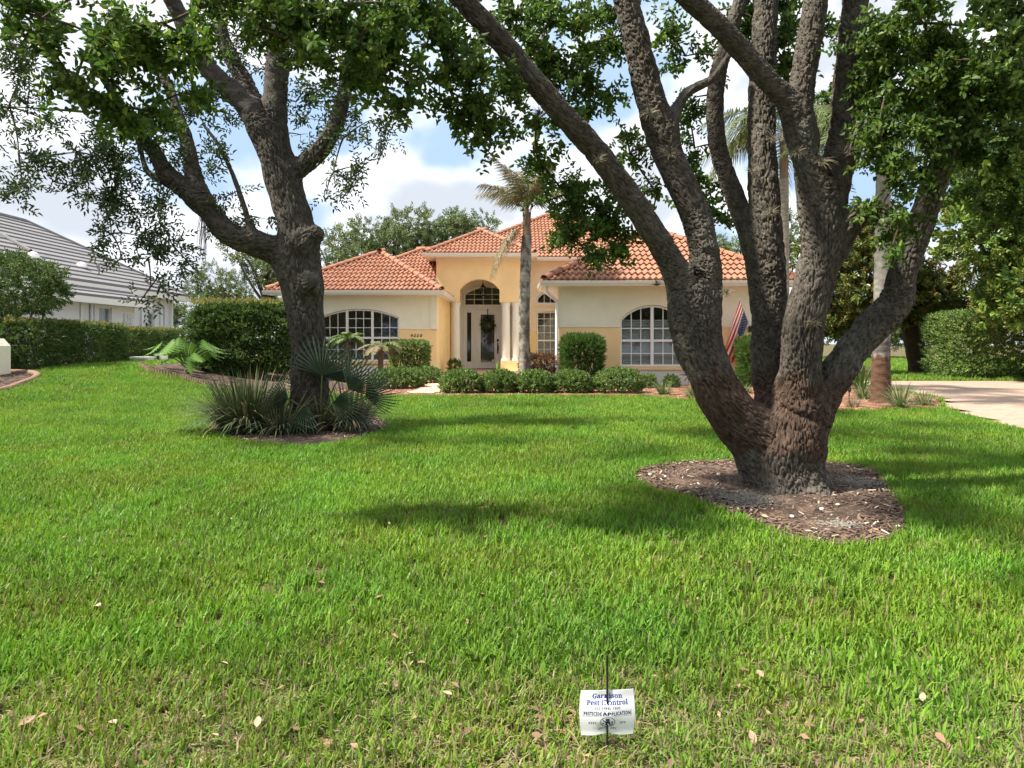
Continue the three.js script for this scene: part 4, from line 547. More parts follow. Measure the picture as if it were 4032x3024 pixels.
const shootSprig = sprig(37, { n: 9, len: 0.12, L: 0.05, W: 0.024, droop: 0, open: 0.9, tint: [0.24, 0.27, 0.04], vary: 0.3, top: [0.30, 0.19, 0.07], topShare: 0.2 });
const glossy = leafy({ transmission: 0.3, clearcoat: 0.4, clearcoatRoughness: 0.35 }), matte = leafy({ transmission: 0.35 });
// rounded box or dome of leaves; size is half width, height, half depth
function shrub(name, label, group, pos, size, o) {
  const { seed = 1, n = 500, sprigs = hedgeSprig, mat = matte, shape = 'dome', turn = 0, taper = 0, thick = 0.35, k = 1, category = 'shrub', pow = 8, lumps = 0.07 } = o, [hx, hy, hz] = size, r = rng(seed * 131 + 5);
  const t = thing(name, label, category, pos, turn, group), items = sprigs.map(() => []), core = V(0, hy * 0.4, 0);
  const wob = (v) => 1 + lumps * n3(v.x * 2.3 / Math.max(0.4, hx) + seed, v.y * 2.2, v.z * 2.3 + seed * 3);
  for (let i = 0; i < n; i++) {
    let p, nrm; const deep = 1 - thick * r() * r();
    if (shape === 'dome') { const v = spherePoint(r).normalize(); if (v.y < -0.55) v.y *= -1; nrm = v.clone(); p = V(v.x * hx, hy * 0.46 + v.y * hy * 0.54, v.z * hz).sub(core).multiplyScalar(deep * wob(v)).add(core); }
    else { // superellipsoid box
      const f = r() * (hx * hy * 2 + hz * hy * 2 + hx * hz * 2); let v; const a = r() * 2 - 1, b = r() * 2 - 1;
      if (f < hx * hy * 2) v = V(a, b, r() < 0.72 ? 1 : -1); else if (f < hx * hy * 2 + hz * hy * 2) v = V(r() < 0.5 ? 1 : -1, a, b); else v = V(a, 1, b);
      nrm = v.clone(); for (const q of ['x', 'y', 'z']) nrm[q] = Math.sign(nrm[q]) * Math.abs(nrm[q]) ** 5; nrm.normalize();
      const w = 1 / (Math.abs(v.x) ** pow + Math.abs(v.y) ** pow + Math.abs(v.z) ** pow) ** (1 / pow), s = 1 - taper * (0.5 - v.y * w * 0.5); p = V(v.x * w * hx * s, hy / 2 + v.y * w * hy / 2, v.z * w * hz * s).sub(core).multiplyScalar(0).add(V(v.x * w * hx * s * deep * wob(v), hy / 2 + v.y * w * hy / 2 * (v.y > 0 ? deep ** 0.5 : 1) * (0.98 + 0.03 * wob(v)), v.z * w * hz * s * deep * wob(v)));
    }
    const d = nrm.multiplyScalar(0.9).add(spherePoint(r).multiplyScalar(0.75)); d.y += 0.35; d.normalize(); items[Math.floor(r() * sprigs.length)].push([p, d, k * (0.75 + 0.5 * r()), tintOf(r, 0.25, 0.1)]);
  }
  sprigs.forEach((g, i) => scatter('foliage', t, g, mat, items[i]));
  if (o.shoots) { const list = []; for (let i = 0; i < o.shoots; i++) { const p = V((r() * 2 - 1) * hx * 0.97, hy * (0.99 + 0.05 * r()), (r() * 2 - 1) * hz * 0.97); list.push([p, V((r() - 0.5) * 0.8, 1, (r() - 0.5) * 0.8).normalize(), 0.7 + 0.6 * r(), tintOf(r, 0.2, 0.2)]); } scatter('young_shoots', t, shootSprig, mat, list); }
  const st = []; for (let i = 0; i < 7; i++) { const e = spherePoint(r); st.push(twigGeo(V(e.x * hx * 0.25, 0, e.z * hz * 0.25), V(e.x * hx * 0.75, hy * (0.55 + 0.3 * Math.abs(e.y)), e.z * hz * 0.75), 0.022, 0.008, r)); } mesh('stems', mergeGeometries(st), twigMat, t).userData.kind = 'stuff';
  return t;
}
const at = (x, z, y = 0.02) => [x, groundY(x, z) + y, z];
// clipped hedge of the neighbour, three blocks and a low far one
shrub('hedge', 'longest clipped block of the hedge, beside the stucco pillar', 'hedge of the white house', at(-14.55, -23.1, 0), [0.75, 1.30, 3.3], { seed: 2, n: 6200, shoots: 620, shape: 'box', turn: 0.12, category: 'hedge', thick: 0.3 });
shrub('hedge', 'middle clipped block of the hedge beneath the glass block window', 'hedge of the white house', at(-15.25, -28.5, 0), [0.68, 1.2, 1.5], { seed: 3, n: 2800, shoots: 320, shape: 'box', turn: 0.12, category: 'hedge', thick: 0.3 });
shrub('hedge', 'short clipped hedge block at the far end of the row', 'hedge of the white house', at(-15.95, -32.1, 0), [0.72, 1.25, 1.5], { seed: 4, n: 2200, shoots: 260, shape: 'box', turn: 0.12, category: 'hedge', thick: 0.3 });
shrub('hedge', 'low dark hedge crossing behind the clipped hedge row', 'hedge of the white house', at(-16.6, -36.6, 0), [1.7, 0.95, 0.6], { seed: 5, n: 1700, shape: 'box', category: 'hedge' });
// big shrub by the triple-window wing
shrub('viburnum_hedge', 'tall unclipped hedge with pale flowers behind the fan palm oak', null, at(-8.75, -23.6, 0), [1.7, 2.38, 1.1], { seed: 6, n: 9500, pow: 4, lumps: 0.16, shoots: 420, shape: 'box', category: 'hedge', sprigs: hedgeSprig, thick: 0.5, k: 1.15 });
// ligustrum by the pillar
{
  const t = thing('ligustrum_tree', 'low dark ligustrum tree over the hedge beside the pillar', 'tree', at(-15.0, -21.3, 0)), r = rng(812), tw = [], items = [[], []];
  for (let k = 0; k < 6; k++) { const a = k * 1.05; tw.push(twigGeo(V(0.15 * Math.cos(a), 0, 0.15 * Math.sin(a)), V(0.9 * Math.cos(a), 1.9 + r() * 0.3, 0.9 * Math.sin(a)), 0.06, 0.025, r, 0.4)); }
  mesh('trunk', mergeGeometries(tw), twigMat, t);
  for (let i = 0; i < 2600; i++) { const v = spherePoint(r), l = v.length(); v.multiplyScalar((0.6 + 0.4 * l) / l); const w = 1 + 0.25 * n3(v.x * 2, v.y * 2, v.z * 2); const p = V(v.x * 1.45 * w, 2.45 + v.y * 0.85 * w, v.z * 1.3 * w); const d = v.clone().add(spherePoint(r)).normalize(); items[i % 2].push([p, d, 0.9 + 0.5 * r(), tintOf(r)]); }
  hedgeSprig.forEach((g, i) => scatter('crown', t, g, matte, items[i]));
}
// round box bushes along the bed edge
[[-1.26, 0.5, 0.54, 'beside the brick walkway'], [-0.31, 0.46, 0.52, 'second from the brick walkway'], [0.55, 0.45, 0.52, 'below the slender palm trunk'], [1.49, 0.52, 0.52, 'in front of the feathery columnar shrub'], [2.66, 0.6, 0.58, 'widest of the row, below the paired window']].forEach(([x, w, h, l], i) => shrub('round_bush', `low round variegated bush ${l}`, 'round bushes along the front bed', at(x, -17.75 - 0.1 * (i % 2)), [w, h, 0.45], { seed: 20 + i, n: 1150, sprigs: smallSprig, mat: glossy, k: 0.95 }));
shrub('round_bush', 'broad low bush beside the brick walkway under the triple window', 'round bushes along the front bed', at(-3.15, -19.5), [0.72, 0.52, 0.5], { seed: 26, n: 1300, sprigs: smallSprig, mat: glossy });
shrub('round_bush', 'small pale bush at the corner of the triple-window wing', 'round bushes along the front bed', at(-2.62, -21.6), [0.48, 0.48, 0.42], { seed: 27, n: 800, sprigs: smallSprig, mat: glossy });
shrub('clipped_shrub', 'square clipped dark shrub under the house number', null, at(-3.45, -24), [0.62, 1.27, 0.5], { seed: 28, n: 2300, shape: 'box', taper: 0.18, sprigs: smallSprig, k: 1.05 });
shrub('podocarpus_shrub', 'feathery green columnar shrub beside the paired window', 'podocarpus columns', at(1.96, -19.9), [0.48, 1.34, 0.42], { seed: 29, n: 2300, shape: 'box', taper: 0.22, sprigs: needleSprig, k: 1.1 });
shrub('podocarpus_shrub', 'feathery green columnar shrub under the striped flag', 'podocarpus columns', at(6.95, -20.1), [0.45, 1.3, 0.4], { seed: 30, n: 1800, shape: 'box', taper: 0.2, sprigs: needleSprig, k: 1.1 });
shrub('loropetalum_shrub', 'pink tipped brown shrub beside the slender palm trunk', null, at(0.82, -21.3), [0.52, 0.82, 0.4], { seed: 31, n: 1100, shape: 'box', sprigs: [...brownSprig, ...pinkSprig], taper: 0.1 });
shrub('small_shrub', 'small dark shrub by the portico pedestal', null, at(-0.25, -20.6), [0.36, 0.36, 0.3], { seed: 32, n: 400, sprigs: smallSprig });
shrub('small_shrub', 'small loose shrub between round bush and strap-leaf clump', null, at(3.75, -19.6), [0.2, 0.34, 0.2], { seed: 33, n: 200, sprigs: smallSprig });
shrub('small_shrub', 'small loose shrub under the sill of the paired window', null, at(4.45, -19.9), [0.18, 0.3, 0.18], { seed: 34, n: 170, sprigs: smallSprig });
shrub('small_shrub', 'little dark seedling beside the portico column', null, at(-2.3, -28.6, 0.06), [0.22, 0.5, 0.2], { seed: 35, n: 130, sprigs: hedgeSprig });
// ivy hedge and magnolias beyond the drive
shrub('ivy_hedge', 'tall ivy covered hedge behind the driveway lawn', null, at(17.6, -25.4), [2.4, 2.3, 1.2], { seed: 36, n: 6500, shape: 'box', category: 'hedge', sprigs: smallSprig, k: 1.5 });
function broadTree(name, label, group, base, trunkTop, r0, masses, sprigs, mat, density, seed, k = 1, tcol = [0.09, 0.07, 0.055], mass = false) {
  const t = thing(name, label, 'tree', base, 0, group), r = rng(seed), items = sprigs.map(() => []), tw = [];
  const color = (q) => { const c = 0.75 + 0.5 * (0.5 + 0.5 * n3b(q.x * 9, q.y * 4, q.z * 9)); return tcol.map((v) => v * c); };
  mesh('trunk', limbGeo([[0, -0.15, 0, r0 * 1.35], [0, 0.2, 0, r0 * 1.1], [trunkTop[0] * 0.4, trunkTop[1] * 0.45, trunkTop[2] * 0.4, r0], [...trunkTop, r0 * 0.75]], [], { cell: 0.05, plate: 0.06, depth: 0.02, color, seed }), barkMat, t);
  const top = V(...trunkTop);
  for (const [x, y, z, R] of masses) {
    const c = V(x, y, z), d = top.distanceTo(c); tw.push(twigGeo(top, c, clamp(d * 0.03, 0.03, r0 * 0.6), 0.02, r));
    for (let i = 0; i < 5; i++) tw.push(twigGeo(c, c.clone().addScaledVector(spherePoint(r), R * 0.85), 0.018, 0.006, r));
    const n = Math.round(density * R * R);
    for (let i = 0; i < n; i++) { const v = spherePoint(r), l = v.length(), s = (0.45 + 0.55 * l) / l * (1 + 0.28 * n3(v.x * 2.6 + x, v.y * 2.6, v.z * 2.6 + z)); const p = c.clone().addScaledVector(v, s * R), dir = v.normalize().add(spherePoint(r)); dir.y += 0.25; dir.normalize(); items[i % sprigs.length].push([p, dir, k * (0.75 + 0.5 * r()), tintOf(r, 0.28, 0.14)]); }
  }
  mesh('branches', mergeGeometries(tw), twigMat, t).userData.kind = 'stuff'; sprigs.forEach((g, i) => scatter('crown', t, g, mat, items[i])); return t;
}
function cloudOf(seed, c, R, n, r0, r1) { const r = rng(seed), o = []; for (let i = 0; i < n; i++) { const v = spherePoint(r); o.push([c[0] + v.x * R[0], c[1] + v.y * R[1], c[2] + v.z * R[2], lerp(r0, r1, r())]); } return o; }
broadTree('magnolia_tree', 'tall magnolia with bright glossy leaves in front of the ivy hedge', null, at(17.4, -23.2), [0.1, 2.6, 0], 0.28, [...cloudOf(1, [0, 5.2, 0.3], [2.9, 3.3, 1.6], 40, 0.75, 1.15), ...cloudOf(2, [-0.6, 2.5, 0.9], [1.9, 0.5, 0.7], 8, 0.5, 0.75)], magSprig, glossy, 95, 901, 1.0);
broadTree('magnolia_tree', 'magnolia with rust-brown leaves shading a leaning trunk on the far lawn', null, at(16.4, -28.6), [-0.6, 2.4, 0.2], 0.36, [...cloudOf(3, [-2.6, 4.2, 0.6], [2.5, 2.2, 1.2], 24, 0.7, 1.1), ...cloudOf(4, [0.5, 3.2, 0.8], [1.7, 1.3, 0.8], 15, 0.65, 0.9), ...cloudOf(14, [-3.2, 2.6, 0.8], [1.4, 0.7, 0.7], 8, 0.6, 0.8)], rustSprig, glossy, 70, 902, 1.0, [0.07, 0.045, 0.03]);
const FARG = 'trees rising behind the houses';
broadTree('shade_tree', 'wide green crown rising behind the triple-window wing', FARG, at(-9.9, -50), [0, 4.8, 0], 0.35, cloudOf(5, [0, 7.6, 0], [2.5, 1.5, 2], 15, 0.8, 1.3), farSprig, matte, 60, 911);
broadTree('shade_tree', 'tallest green crown behind the valley between the two roofs', FARG, at(-6.6, -51), [0, 5.2, 0], 0.4, cloudOf(6, [0, 8.6, 0], [2.3, 1.9, 2], 16, 0.8, 1.3), farSprig, matte, 60, 912);
broadTree('shade_tree', 'lone green crown touching the entry roof line', FARG, at(-3.2, -50), [0, 6, 0], 0.35, cloudOf(7, [0.1, 9.3, 0], [1.5, 1.1, 1.4], 9, 0.7, 1.05), farSprig, matte, 60, 913);
broadTree('shade_tree', 'pale green crown showing between the thick stems over the roof', FARG, at(19.0, -50), [0, 5.5, 0], 0.3, cloudOf(8, [0, 8.2, 0], [1.6, 1.5, 1.4], 9, 0.7, 1.0), farSprig, matte, 55, 914);
broadTree('shade_tree', 'pale green crown just above the roof of the flag wing', FARG, at(15.4, -52), [0, 5.0, 0], 0.3, cloudOf(9, [0, 7.6, 0], [1.5, 1.0, 1.4], 7, 0.7, 1.0), farSprig, matte, 55, 915);
broadTree('shade_tree', 'dull green tree between the white house and the tall hedge', FARG, at(-19.0, -46), [0, 1.6, 0], 0.25, cloudOf(10, [0, 3.6, 0], [2.0, 1.5, 1.5], 14, 0.7, 1.0), farSprig, matte, 60, 916, 0.9);
broadTree('shade_tree', 'olive tree close behind the oak trunk', FARG, at(-14.9, -43), [0, 3, 0], 0.3, cloudOf(11, [0.3, 5.6, 0], [2.6, 2.2, 1.5], 17, 0.7, 1.1), farSprig, matte, 48, 917, 0.9);
broadTree('shade_tree', 'thin half bare tree beside the oak trunk', FARG, at(-10.9, -44), [0, 4, 0], 0.25, cloudOf(12, [0, 6.4, 0], [1.6, 1.5, 1.3], 12, 0.5, 0.8), farSprig, matte, 26, 918, 0.8);
for (const [x, z, R, l] of [[28, -56, 2.4, 'beyond the far lawn'], [33.5, -58, 2.2, 'behind the stained palm trunk'], [37.5, -60, 2.6, 'behind the leaning trunk'], [24, -58, 2.4, 'beyond the palm bed'], [30, -60, 2.8, 'behind the ivy hedge'], [19, -62, 2.0, 'under the rust-brown magnolia'], [-27, -52, 2.6, 'behind the white house'], [-21.5, -52, 2.2, 'beside the corner of the white house']]) broadTree('shade_tree', `low light green tree ${l}`, FARG, at(x, z), [0, 1.2, 0], 0.2, cloudOf(Math.round(x * 3) + 90, [0, 2.4, 0], [R, 1.2, R * 0.7], 12, 0.8, 1.3), farSprig, matte, 95, 930 + Math.round(x), 1);

// ------------------------------------------------------------------ palms
const palmMat = leafy({ transmission: 0.3 });
function frondGeo(seed, L, arch, leaf, o = {}) { // feather frond along +x, arching down
  const { n = 46, tint = [0.085, 0.115, 0.035], dry = 0, hang = 0.8, stalk = 0.18 } = o, r = rng(seed), pos = [], col = [], pt = (t) => V(L * (t - 0.12 * arch * t * t), L * (0.55 * t * (1 - dry) - arch * 0.75 * t * t), 0.0);
  const tri = (a, b, c, k) => { for (const v of [a, b, c]) { pos.push(v.x, v.y, v.z); col.push(...k); } };
  for (let i = 0; i < 14; i++) { const a = pt(i / 14), b = pt((i + 1) / 14), w = 0.016 * (1 - i / 15), k = [0.12, 0.12, 0.05]; tri(a.clone().add(V(0, 0, w)), a.clone().add(V(0, 0, -w)), b.clone().add(V(0, 0, -w)), k); tri(a.clone().add(V(0, 0, w)), b.clone().add(V(0, 0, -w)), b.clone().add(V(0, 0, w)), k); tri(a.clone().add(V(0, w, 0)), a.clone().add(V(0, -w, 0)), b, k); }
  for (let i = 0; i < n; i++) for (const s of [-1, 1]) {
    const t = lerp(stalk, 1, (i + r() * 0.8) / n), a = pt(t), b = pt(Math.min(1, t + 0.02)), f = b.clone().sub(a).normalize(), l = leaf * (0.45 + 0.75 * Math.sin(Math.PI * lerp(0.2, 0.97, t))) * (0.85 + 0.3 * r()), w = 0.011 + 0.006 * r();
    const d = f.clone().multiplyScalar(0.5).add(V(0, (r() - 0.6) * 0.5, s * (0.8 + 0.3 * r()))).normalize(), m = a.clone().addScaledVector(d, l * 0.5), e = a.clone().addScaledVector(d, l * 0.82).add(V(0, -l * hang * (0.35 + 0.4 * r()), 0)), c = f.clone().multiplyScalar(w), g = 0.75 + 0.5 * r(), k = r() < dry ? [0.24 * g, 0.19 * g, 0.11 * g] : tint.map((q) => q * g);
    tri(a.clone().add(c), a.clone().sub(c), m.clone().sub(c), k); tri(a.clone().add(c), m.clone().sub(c), m.clone().add(c), k); tri(m.clone().add(c), m.clone().sub(c), e, k);
  }
  return geo(pos, null, col);
}
const palmBump = texture(128, 256, (u, v) => 0.5 * noiseB(u, v) + 0.5 * noiseA(u * 2, v), false, 0.5);
function palmTrunk(parent, pts, tone, ring) { // ringed trunk
  const color = (q) => tone(q); const g = limbGeo(pts, [], { cell: 0.02, plate: 0.2, depth: 0.0, color, seed: 3, lump: 0.03 });
  const p = g.attributes.position; for (let i = 0; i < p.count; i++) { const y = p.getY(i), cx = pts[0][0], s = 1 + 0.02 * Math.sin(y * ring + 2 * n3(p.getX(i) * 2, y, p.getZ(i) * 2)); p.setX(i, cx + (p.getX(i) - cx) * s); p.setZ(i, p.getZ(i) * s); } g.computeVertexNormals();
  return mesh('trunk', g, std({ vertexColors: true, roughness: 0.9, bumpMap: palmBump, bumpScale: 0.012 }), parent);
}
function boots(parent, y0, y1, r0, seed) { const r = rng(seed), gs = []; for (let i = 0; i < 16; i++) { const a = i * 2.4, y = lerp(y0, y1, i / 16), g = new THREE.ConeGeometry(0.07, 0.5, 5).scale(1, 1, 0.4); g.rotateX(0.16); g.translate(0, 0.2, r0); g.rotateY(a); g.translate(0, y, 0); gs.push(g); } mesh('leaf_boots', mergeGeometries(gs), std({ color: C(0.22, 0.155, 0.10), roughness: 1 }), parent); }
const greyPalm = (q) => { const a = smooth(-0.1, 0.5, n3(q.x * 5, q.y * 3, q.z * 5) + 0.4 * n3b(q.x * 14, q.y * 9, q.z * 14)), b = 0.85 + 0.25 * n3b(q.x * 4, q.y * 26, q.z * 4); return [lerp(0.30, 0.12, a) * b, lerp(0.275, 0.105, a) * b, lerp(0.235, 0.085, a) * b]; };
{ // slender palm in front of the entry
  const p = thing('queen_palm', 'slender palm with a mottled trunk and ragged crown before the entry', 'palm tree', at(0.36, -20, 0));
  palmTrunk(p, [[0, -0.1, 0, 0.2], [0, 0.4, 0, 0.165], [-0.02, 2, 0, 0.158], [0.02, 3.4, 0, 0.15], [0.05, 4.3, 0, 0.14]], greyPalm, 42);
  const h = new THREE.Group(); h.name = 'crown'; h.position.set(0.06, 4.25, 0); p.add(h); boots(h, 0, 0.55, 0.10, 4); mesh('crownshaft', new THREE.CylinderGeometry(0.06, 0.13, 0.8, 12).translate(0, 0.4, 0), std({ color: C(0.17, 0.125, 0.08), roughness: 1 }), h);
  const r = rng(66); for (let i = 0; i < 17; i++) { const dead = i >= 15, g = frondGeo(600 + i, dead ? 1.4 : 1.5 + 0.4 * r(), dead ? 1.3 : 0.3 + 0.5 * r(), dead ? 0.36 : 0.36, { dry: dead ? 0.9 : 0.2 + 0.5 * r(), hang: 1.2, n: 46, tint: [0.13, 0.14, 0.05] }); const f = mesh('frond', g, palmMat, h); f.position.y = dead ? 0.3 : 0.7; f.rotation.set(0, dead ? [3.0, 3.6][i - 15] : i * 2.4, 0); f.rotateZ(dead ? -0.1 : i < 8 ? 0.75 + 0.4 * r() : 0.3 + 0.45 * r()); }
}
{ // tall palm behind the stems
  const p = thing('queen_palm', 'tall pale palm behind the many-stemmed tree with hanging fronds', 'palm tree', at(7.15, -18.7, 0));
  palmTrunk(p, [[0, -0.1, 0, 0.2], [0, 1, 0, 0.15], [0, 3.5, 0, 0.13], [0, 5.6, 0, 0.12]], (q) => { const b = 0.85 + 0.3 * n3b(q.x * 5, q.y * 20, q.z * 5); return [0.30 * b, 0.275 * b, 0.22 * b]; }, 38);
  const h = new THREE.Group(); h.name = 'crown'; h.position.set(0, 5.5, 0); p.add(h); boots(h, 0, 0.9, 0.1, 9); mesh('crownshaft', new THREE.CylinderGeometry(0.07, 0.12, 1.4, 12).translate(0, 0.7, 0), std({ color: C(0.2, 0.15, 0.10), roughness: 1 }), h);
  const r = rng(67); for (let i = 0; i < 18; i++) { const g = frondGeo(640 + i, 2.2 + 0.5 * r(), 0.9 + 0.8 * r(), 0.55, { dry: 0.2 * r(), hang: 1.3, n: 64, tint: [0.11, 0.15, 0.04] }); const f = mesh('frond', g, palmMat, h); f.position.y = 1.3; f.rotation.set(0, i * 2.4, 0); f.rotateZ(0.5 * r()); }
}
{ // palm in the bed by the drive
  const p = thing('palm_tree', 'stout palm trunk stained brown at its foot beside the driveway', 'palm tree', at(7.68, -14.8, 0));
  palmTrunk(p, [[0, -0.1, 0, 0.26], [0, 0.25, 0, 0.20], [0, 1, 0, 0.175], [0.02, 2.5, 0, 0.155], [0.05, 5, 0, 0.14]], (q) => { const b = 0.85 + 0.25 * n3b(q.x * 5, q.y * 18, q.z * 5), k = smooth(1.12, 1.0, q.y + 0.1 * n3(q.x * 9, q.y * 2, q.z * 9)), d = smooth(1.05, 1.15, q.y) * smooth(1.45, 1.25, q.y + 0.12 * n3(q.x * 7, 3, q.z * 7)); return [lerp(lerp(0.24, 0.10, d), 0.105, k) * b, lerp(lerp(0.225, 0.092, d), 0.052, k) * b, lerp(lerp(0.20, 0.085, d), 0.028, k) * b]; }, 40);
  const h = new THREE.Group(); h.name = 'crown'; h.position.set(0.05, 4.95, 0); p.add(h); boots(h, 0, 0.6, 0.11, 8); const r = rng(68); for (let i = 0; i < 14; i++) { const f = mesh('frond', frondGeo(670 + i, 1.9 + 0.4 * r(), 0.9 + 0.6 * r(), 0.5, { hang: 1, n: 50 }), palmMat, h); f.position.y = 0.6; f.rotation.set(0, i * 2.4, 0); f.rotateZ(0.45 * r()); }
}
[[-5.2, -22.5, 1.35, 0.62, 'bright green feathery', 0.05, [0.14, 0.22, 0.05]], [-4.12, -22.3, 1.1, 0.72, 'half browned', 0.45, [0.17, 0.2, 0.06]]].forEach(([x, z, h, L, l, dry, tint], k) => {
  const p = thing('pygmy_date_palm', `small ${l} palm under the triple window`, 'palm', at(x, z));
  palmTrunk(p, [[0, -0.05, 0, 0.1], [0, 0.3, 0, 0.085], [0, h * 0.7, 0, 0.09], [0, h, 0, 0.06]], (q) => { const b = 0.7 + 0.6 * (0.5 + 0.5 * n3b(q.x * 12, q.y * 16, q.z * 12)); return [0.13 * b, 0.09 * b, 0.055 * b]; }, 60); boots(p, h * 0.45, h * 0.8, 0.07, 3 + k);
  const r = rng(700 + k); for (let i = 0; i < 14; i++) { const f = mesh('frond', frondGeo(710 + i + k * 20, L * (0.8 + 0.4 * r()), 0.9 + 0.7 * r(), 0.2, { n: 34, dry: dry * r() * 2, tint, hang: 0.3 }), palmMat, p); f.position.y = h; f.rotation.set(0, i * 2.4 + k, 0); f.rotateZ(0.7 * r()); }
});
// fan palm at the foot of the oak
function fanGeo(seed, R, span, o = {}) { // pleated fan in the xy plane, hub at origin, spreading to +y
  const { n = 19, tint = [0.035, 0.075, 0.035], droop = 0.25, split = 0.32 } = o, r = rng(seed), pos = [], col = [];
  for (let i = 0; i < n; i++) {
    const a = -span + 2 * span * (i + 0.5) / n, da = span / n * 1.02, l = R * (0.8 + 0.2 * Math.cos(a * 0.9)) * (0.92 + 0.16 * r()), g = 0.75 + 0.5 * r(), P = (ang, d, z) => [Math.sin(ang) * d, Math.cos(ang) * d, z - droop * d * d / R * (0.6 + 0.6 * Math.abs(a) / span)], ww = da * 0.36;
    const h = [0, 0, 0], m1 = P(a - da, l * split, -0.012), mc = P(a, l * split, 0.012), m2 = P(a + da, l * split, -0.012), e = P(a + (r() - 0.5) * 0.04, l, -0.15 * l * r()), s1 = P(a - ww, l * 0.74, 0), s2 = P(a + ww, l * 0.74, 0);
    for (const tri of [[h, m1, mc], [h, mc, m2], [m1, s1, mc], [mc, s1, s2], [mc, s2, m2], [s1, e, s2]]) for (const v of tri) { pos.push(...v); col.push(...tint.map((q) => q * g)); }
  }
  return geo(pos, null, col);
}
{
  const p = thing('fan_palm', 'dark green fan palm growing at the foot of the oak', 'palm', at(-2.72, -10.1)), r = rng(88);
  const hubs = [[0.05, 0.82, 0.1, 0, -0.15, 0.60, 1.35, 0.1], [0.42, 0.62, 0.1, -0.75, -0.2, 0.6, 1.1, 0.12], [0.2, 0.72, -0.15, -0.25, 0.1, 0.6, 1.5, 0.2], [-0.38, 0.5, 0.25, 1.5, -0.5, 0.55, 1.1, 0.45], [0.46, 0.33, 0.2, -2.2, -0.35, 0.46, 1.5, 0.45], [-0.1, 0.4, 0.35, 2.6, -0.9, 0.45, 1.2, 0.6], [0.25, 0.45, 0.3, -1.6, -0.6, 0.5, 1.2, 0.5], [-0.15, 0.62, -0.1, 0.7, 0.1, 0.5, 1.3, 0.25], [0.62, 0.5, -0.1, -1.2, 0.1, 0.5, 1.2, 0.3]];
  hubs.forEach(([x, y, z, rz, rx, R, sp, dr], i) => { const f = mesh('fan_leaf', fanGeo(720 + i, R, sp, { droop: dr, tint: i === 4 ? [0.11, 0.105, 0.085] : [0.055, 0.09, 0.046] }), leafy({ transmission: 0.22, clearcoat: 0.5 }), p); f.position.set(x, y, z); f.rotation.set(rx, (r() - 0.5) * 0.5, rz); const c = new THREE.QuadraticBezierCurve3(V(x * 0.08, 0, z * 0.1), V(x * 0.35, y * 0.7, z * 0.4), V(x, y, z)); mesh('leaf_stalk', new THREE.TubeGeometry(c, 14, 0.011, 6), std({ color: C(0.10, 0.15, 0.045), roughness: 0.5 }), p); });
  mesh('root_crown', limbGeo([[0, -0.05, 0, 0.07], [0, 0.1, 0, 0.09], [0, 0.22, 0.02, 0.03]], [], { cell: 0.02, plate: 0.03, depth: 0.02, color: () => [0.12, 0.08, 0.05], capEnd: true }), barkMat, p);
}
// strap-leaved clumps
function strapGeo(seed, n, L, w, o = {}) {
  const { spread = 0.8, base = 0.12, tint = [0.07, 0.11, 0.035], dry = 0.15, stiff = 0.5, tips = null } = o, r = rng(seed), pos = [], col = [];
  for (let i = 0; i < n; i++) {
    const az = r() * 6.283, b = base * Math.sqrt(r()), t0 = spread * (0.15 + 0.85 * r()), l = L * (0.55 + 0.5 * r()), ww = w * (0.7 + 0.5 * r()), dx = Math.cos(az), dz = Math.sin(az), g = 0.7 + 0.6 * r(), k = r() < dry ? [0.26 * g, 0.21 * g, 0.12 * g] : tips && r() < 0.3 ? tips.map((q) => q * g) : tint.map((q) => q * g);
    let p = V(b * dx, 0, b * dz), ang = t0 * 0.5; const N = 5, prev = [], side = V(-dz, 0, dx);
    for (let j = 0; j <= N; j++) { const wj = ww * (j === N ? 0.05 : 1 - 0.5 * (j / N) ** 2); prev.push([p.clone().addScaledVector(side, wj / 2), p.clone().addScaledVector(side, -wj / 2)]); ang += t0 * (1 - stiff) * 0.55 + (r() - 0.5) * 0.12; p = p.clone().add(V(Math.sin(ang) * dx, Math.cos(ang), Math.sin(ang) * dz).multiplyScalar(l / N)); if (p.y < 0.01) p.y = 0.01; }
    for (let j = 0; j < N; j++) { const [a, c] = prev[j], [d, e] = prev[j + 1]; for (const v of [a, c, e, a, e, d]) { pos.push(v.x, v.y, v.z); col.push(...k); } }
  }
  return geo(pos, null, col);
}
const strapMat = leafy({ transmission: 0.3 });
function clump(name, label, category, group, pos, g, m = strapMat) { const t = thing(name, label, category, pos, 0, group); mesh('leaves', g, m, t).userData.kind = 'stuff'; return t; }
clump('flax_lily_clump', 'large shaggy clump of strap leaves beside the oak trunk', 'plant', null, at(-3.78, -10.2), strapGeo(801, 1100, 1.0, 0.017, { spread: 1.05, base: 0.36, dry: 0.25, tint: [0.075, 0.115, 0.038], stiff: 0.45 }));
clump('flax_lily_clump', 'smaller strap-leaf clump tucked behind the fan palm', 'plant', null, at(-2.35, -10.3), strapGeo(802, 420, 0.85, 0.014, { spread: 1.1, base: 0.25, dry: 0.35, tint: [0.085, 0.11, 0.05] }));
clump('flax_lily_clump', 'upright strap-leaf clump between oak trunk and shaggy clump', 'plant', null, at(-3.2, -9.85), strapGeo(803, 320, 0.75, 0.014, { spread: 1.2, base: 0.2, dry: 0.3, tint: [0.08, 0.105, 0.05] }));
const LG = 'strap-leaf clumps in the front bed';
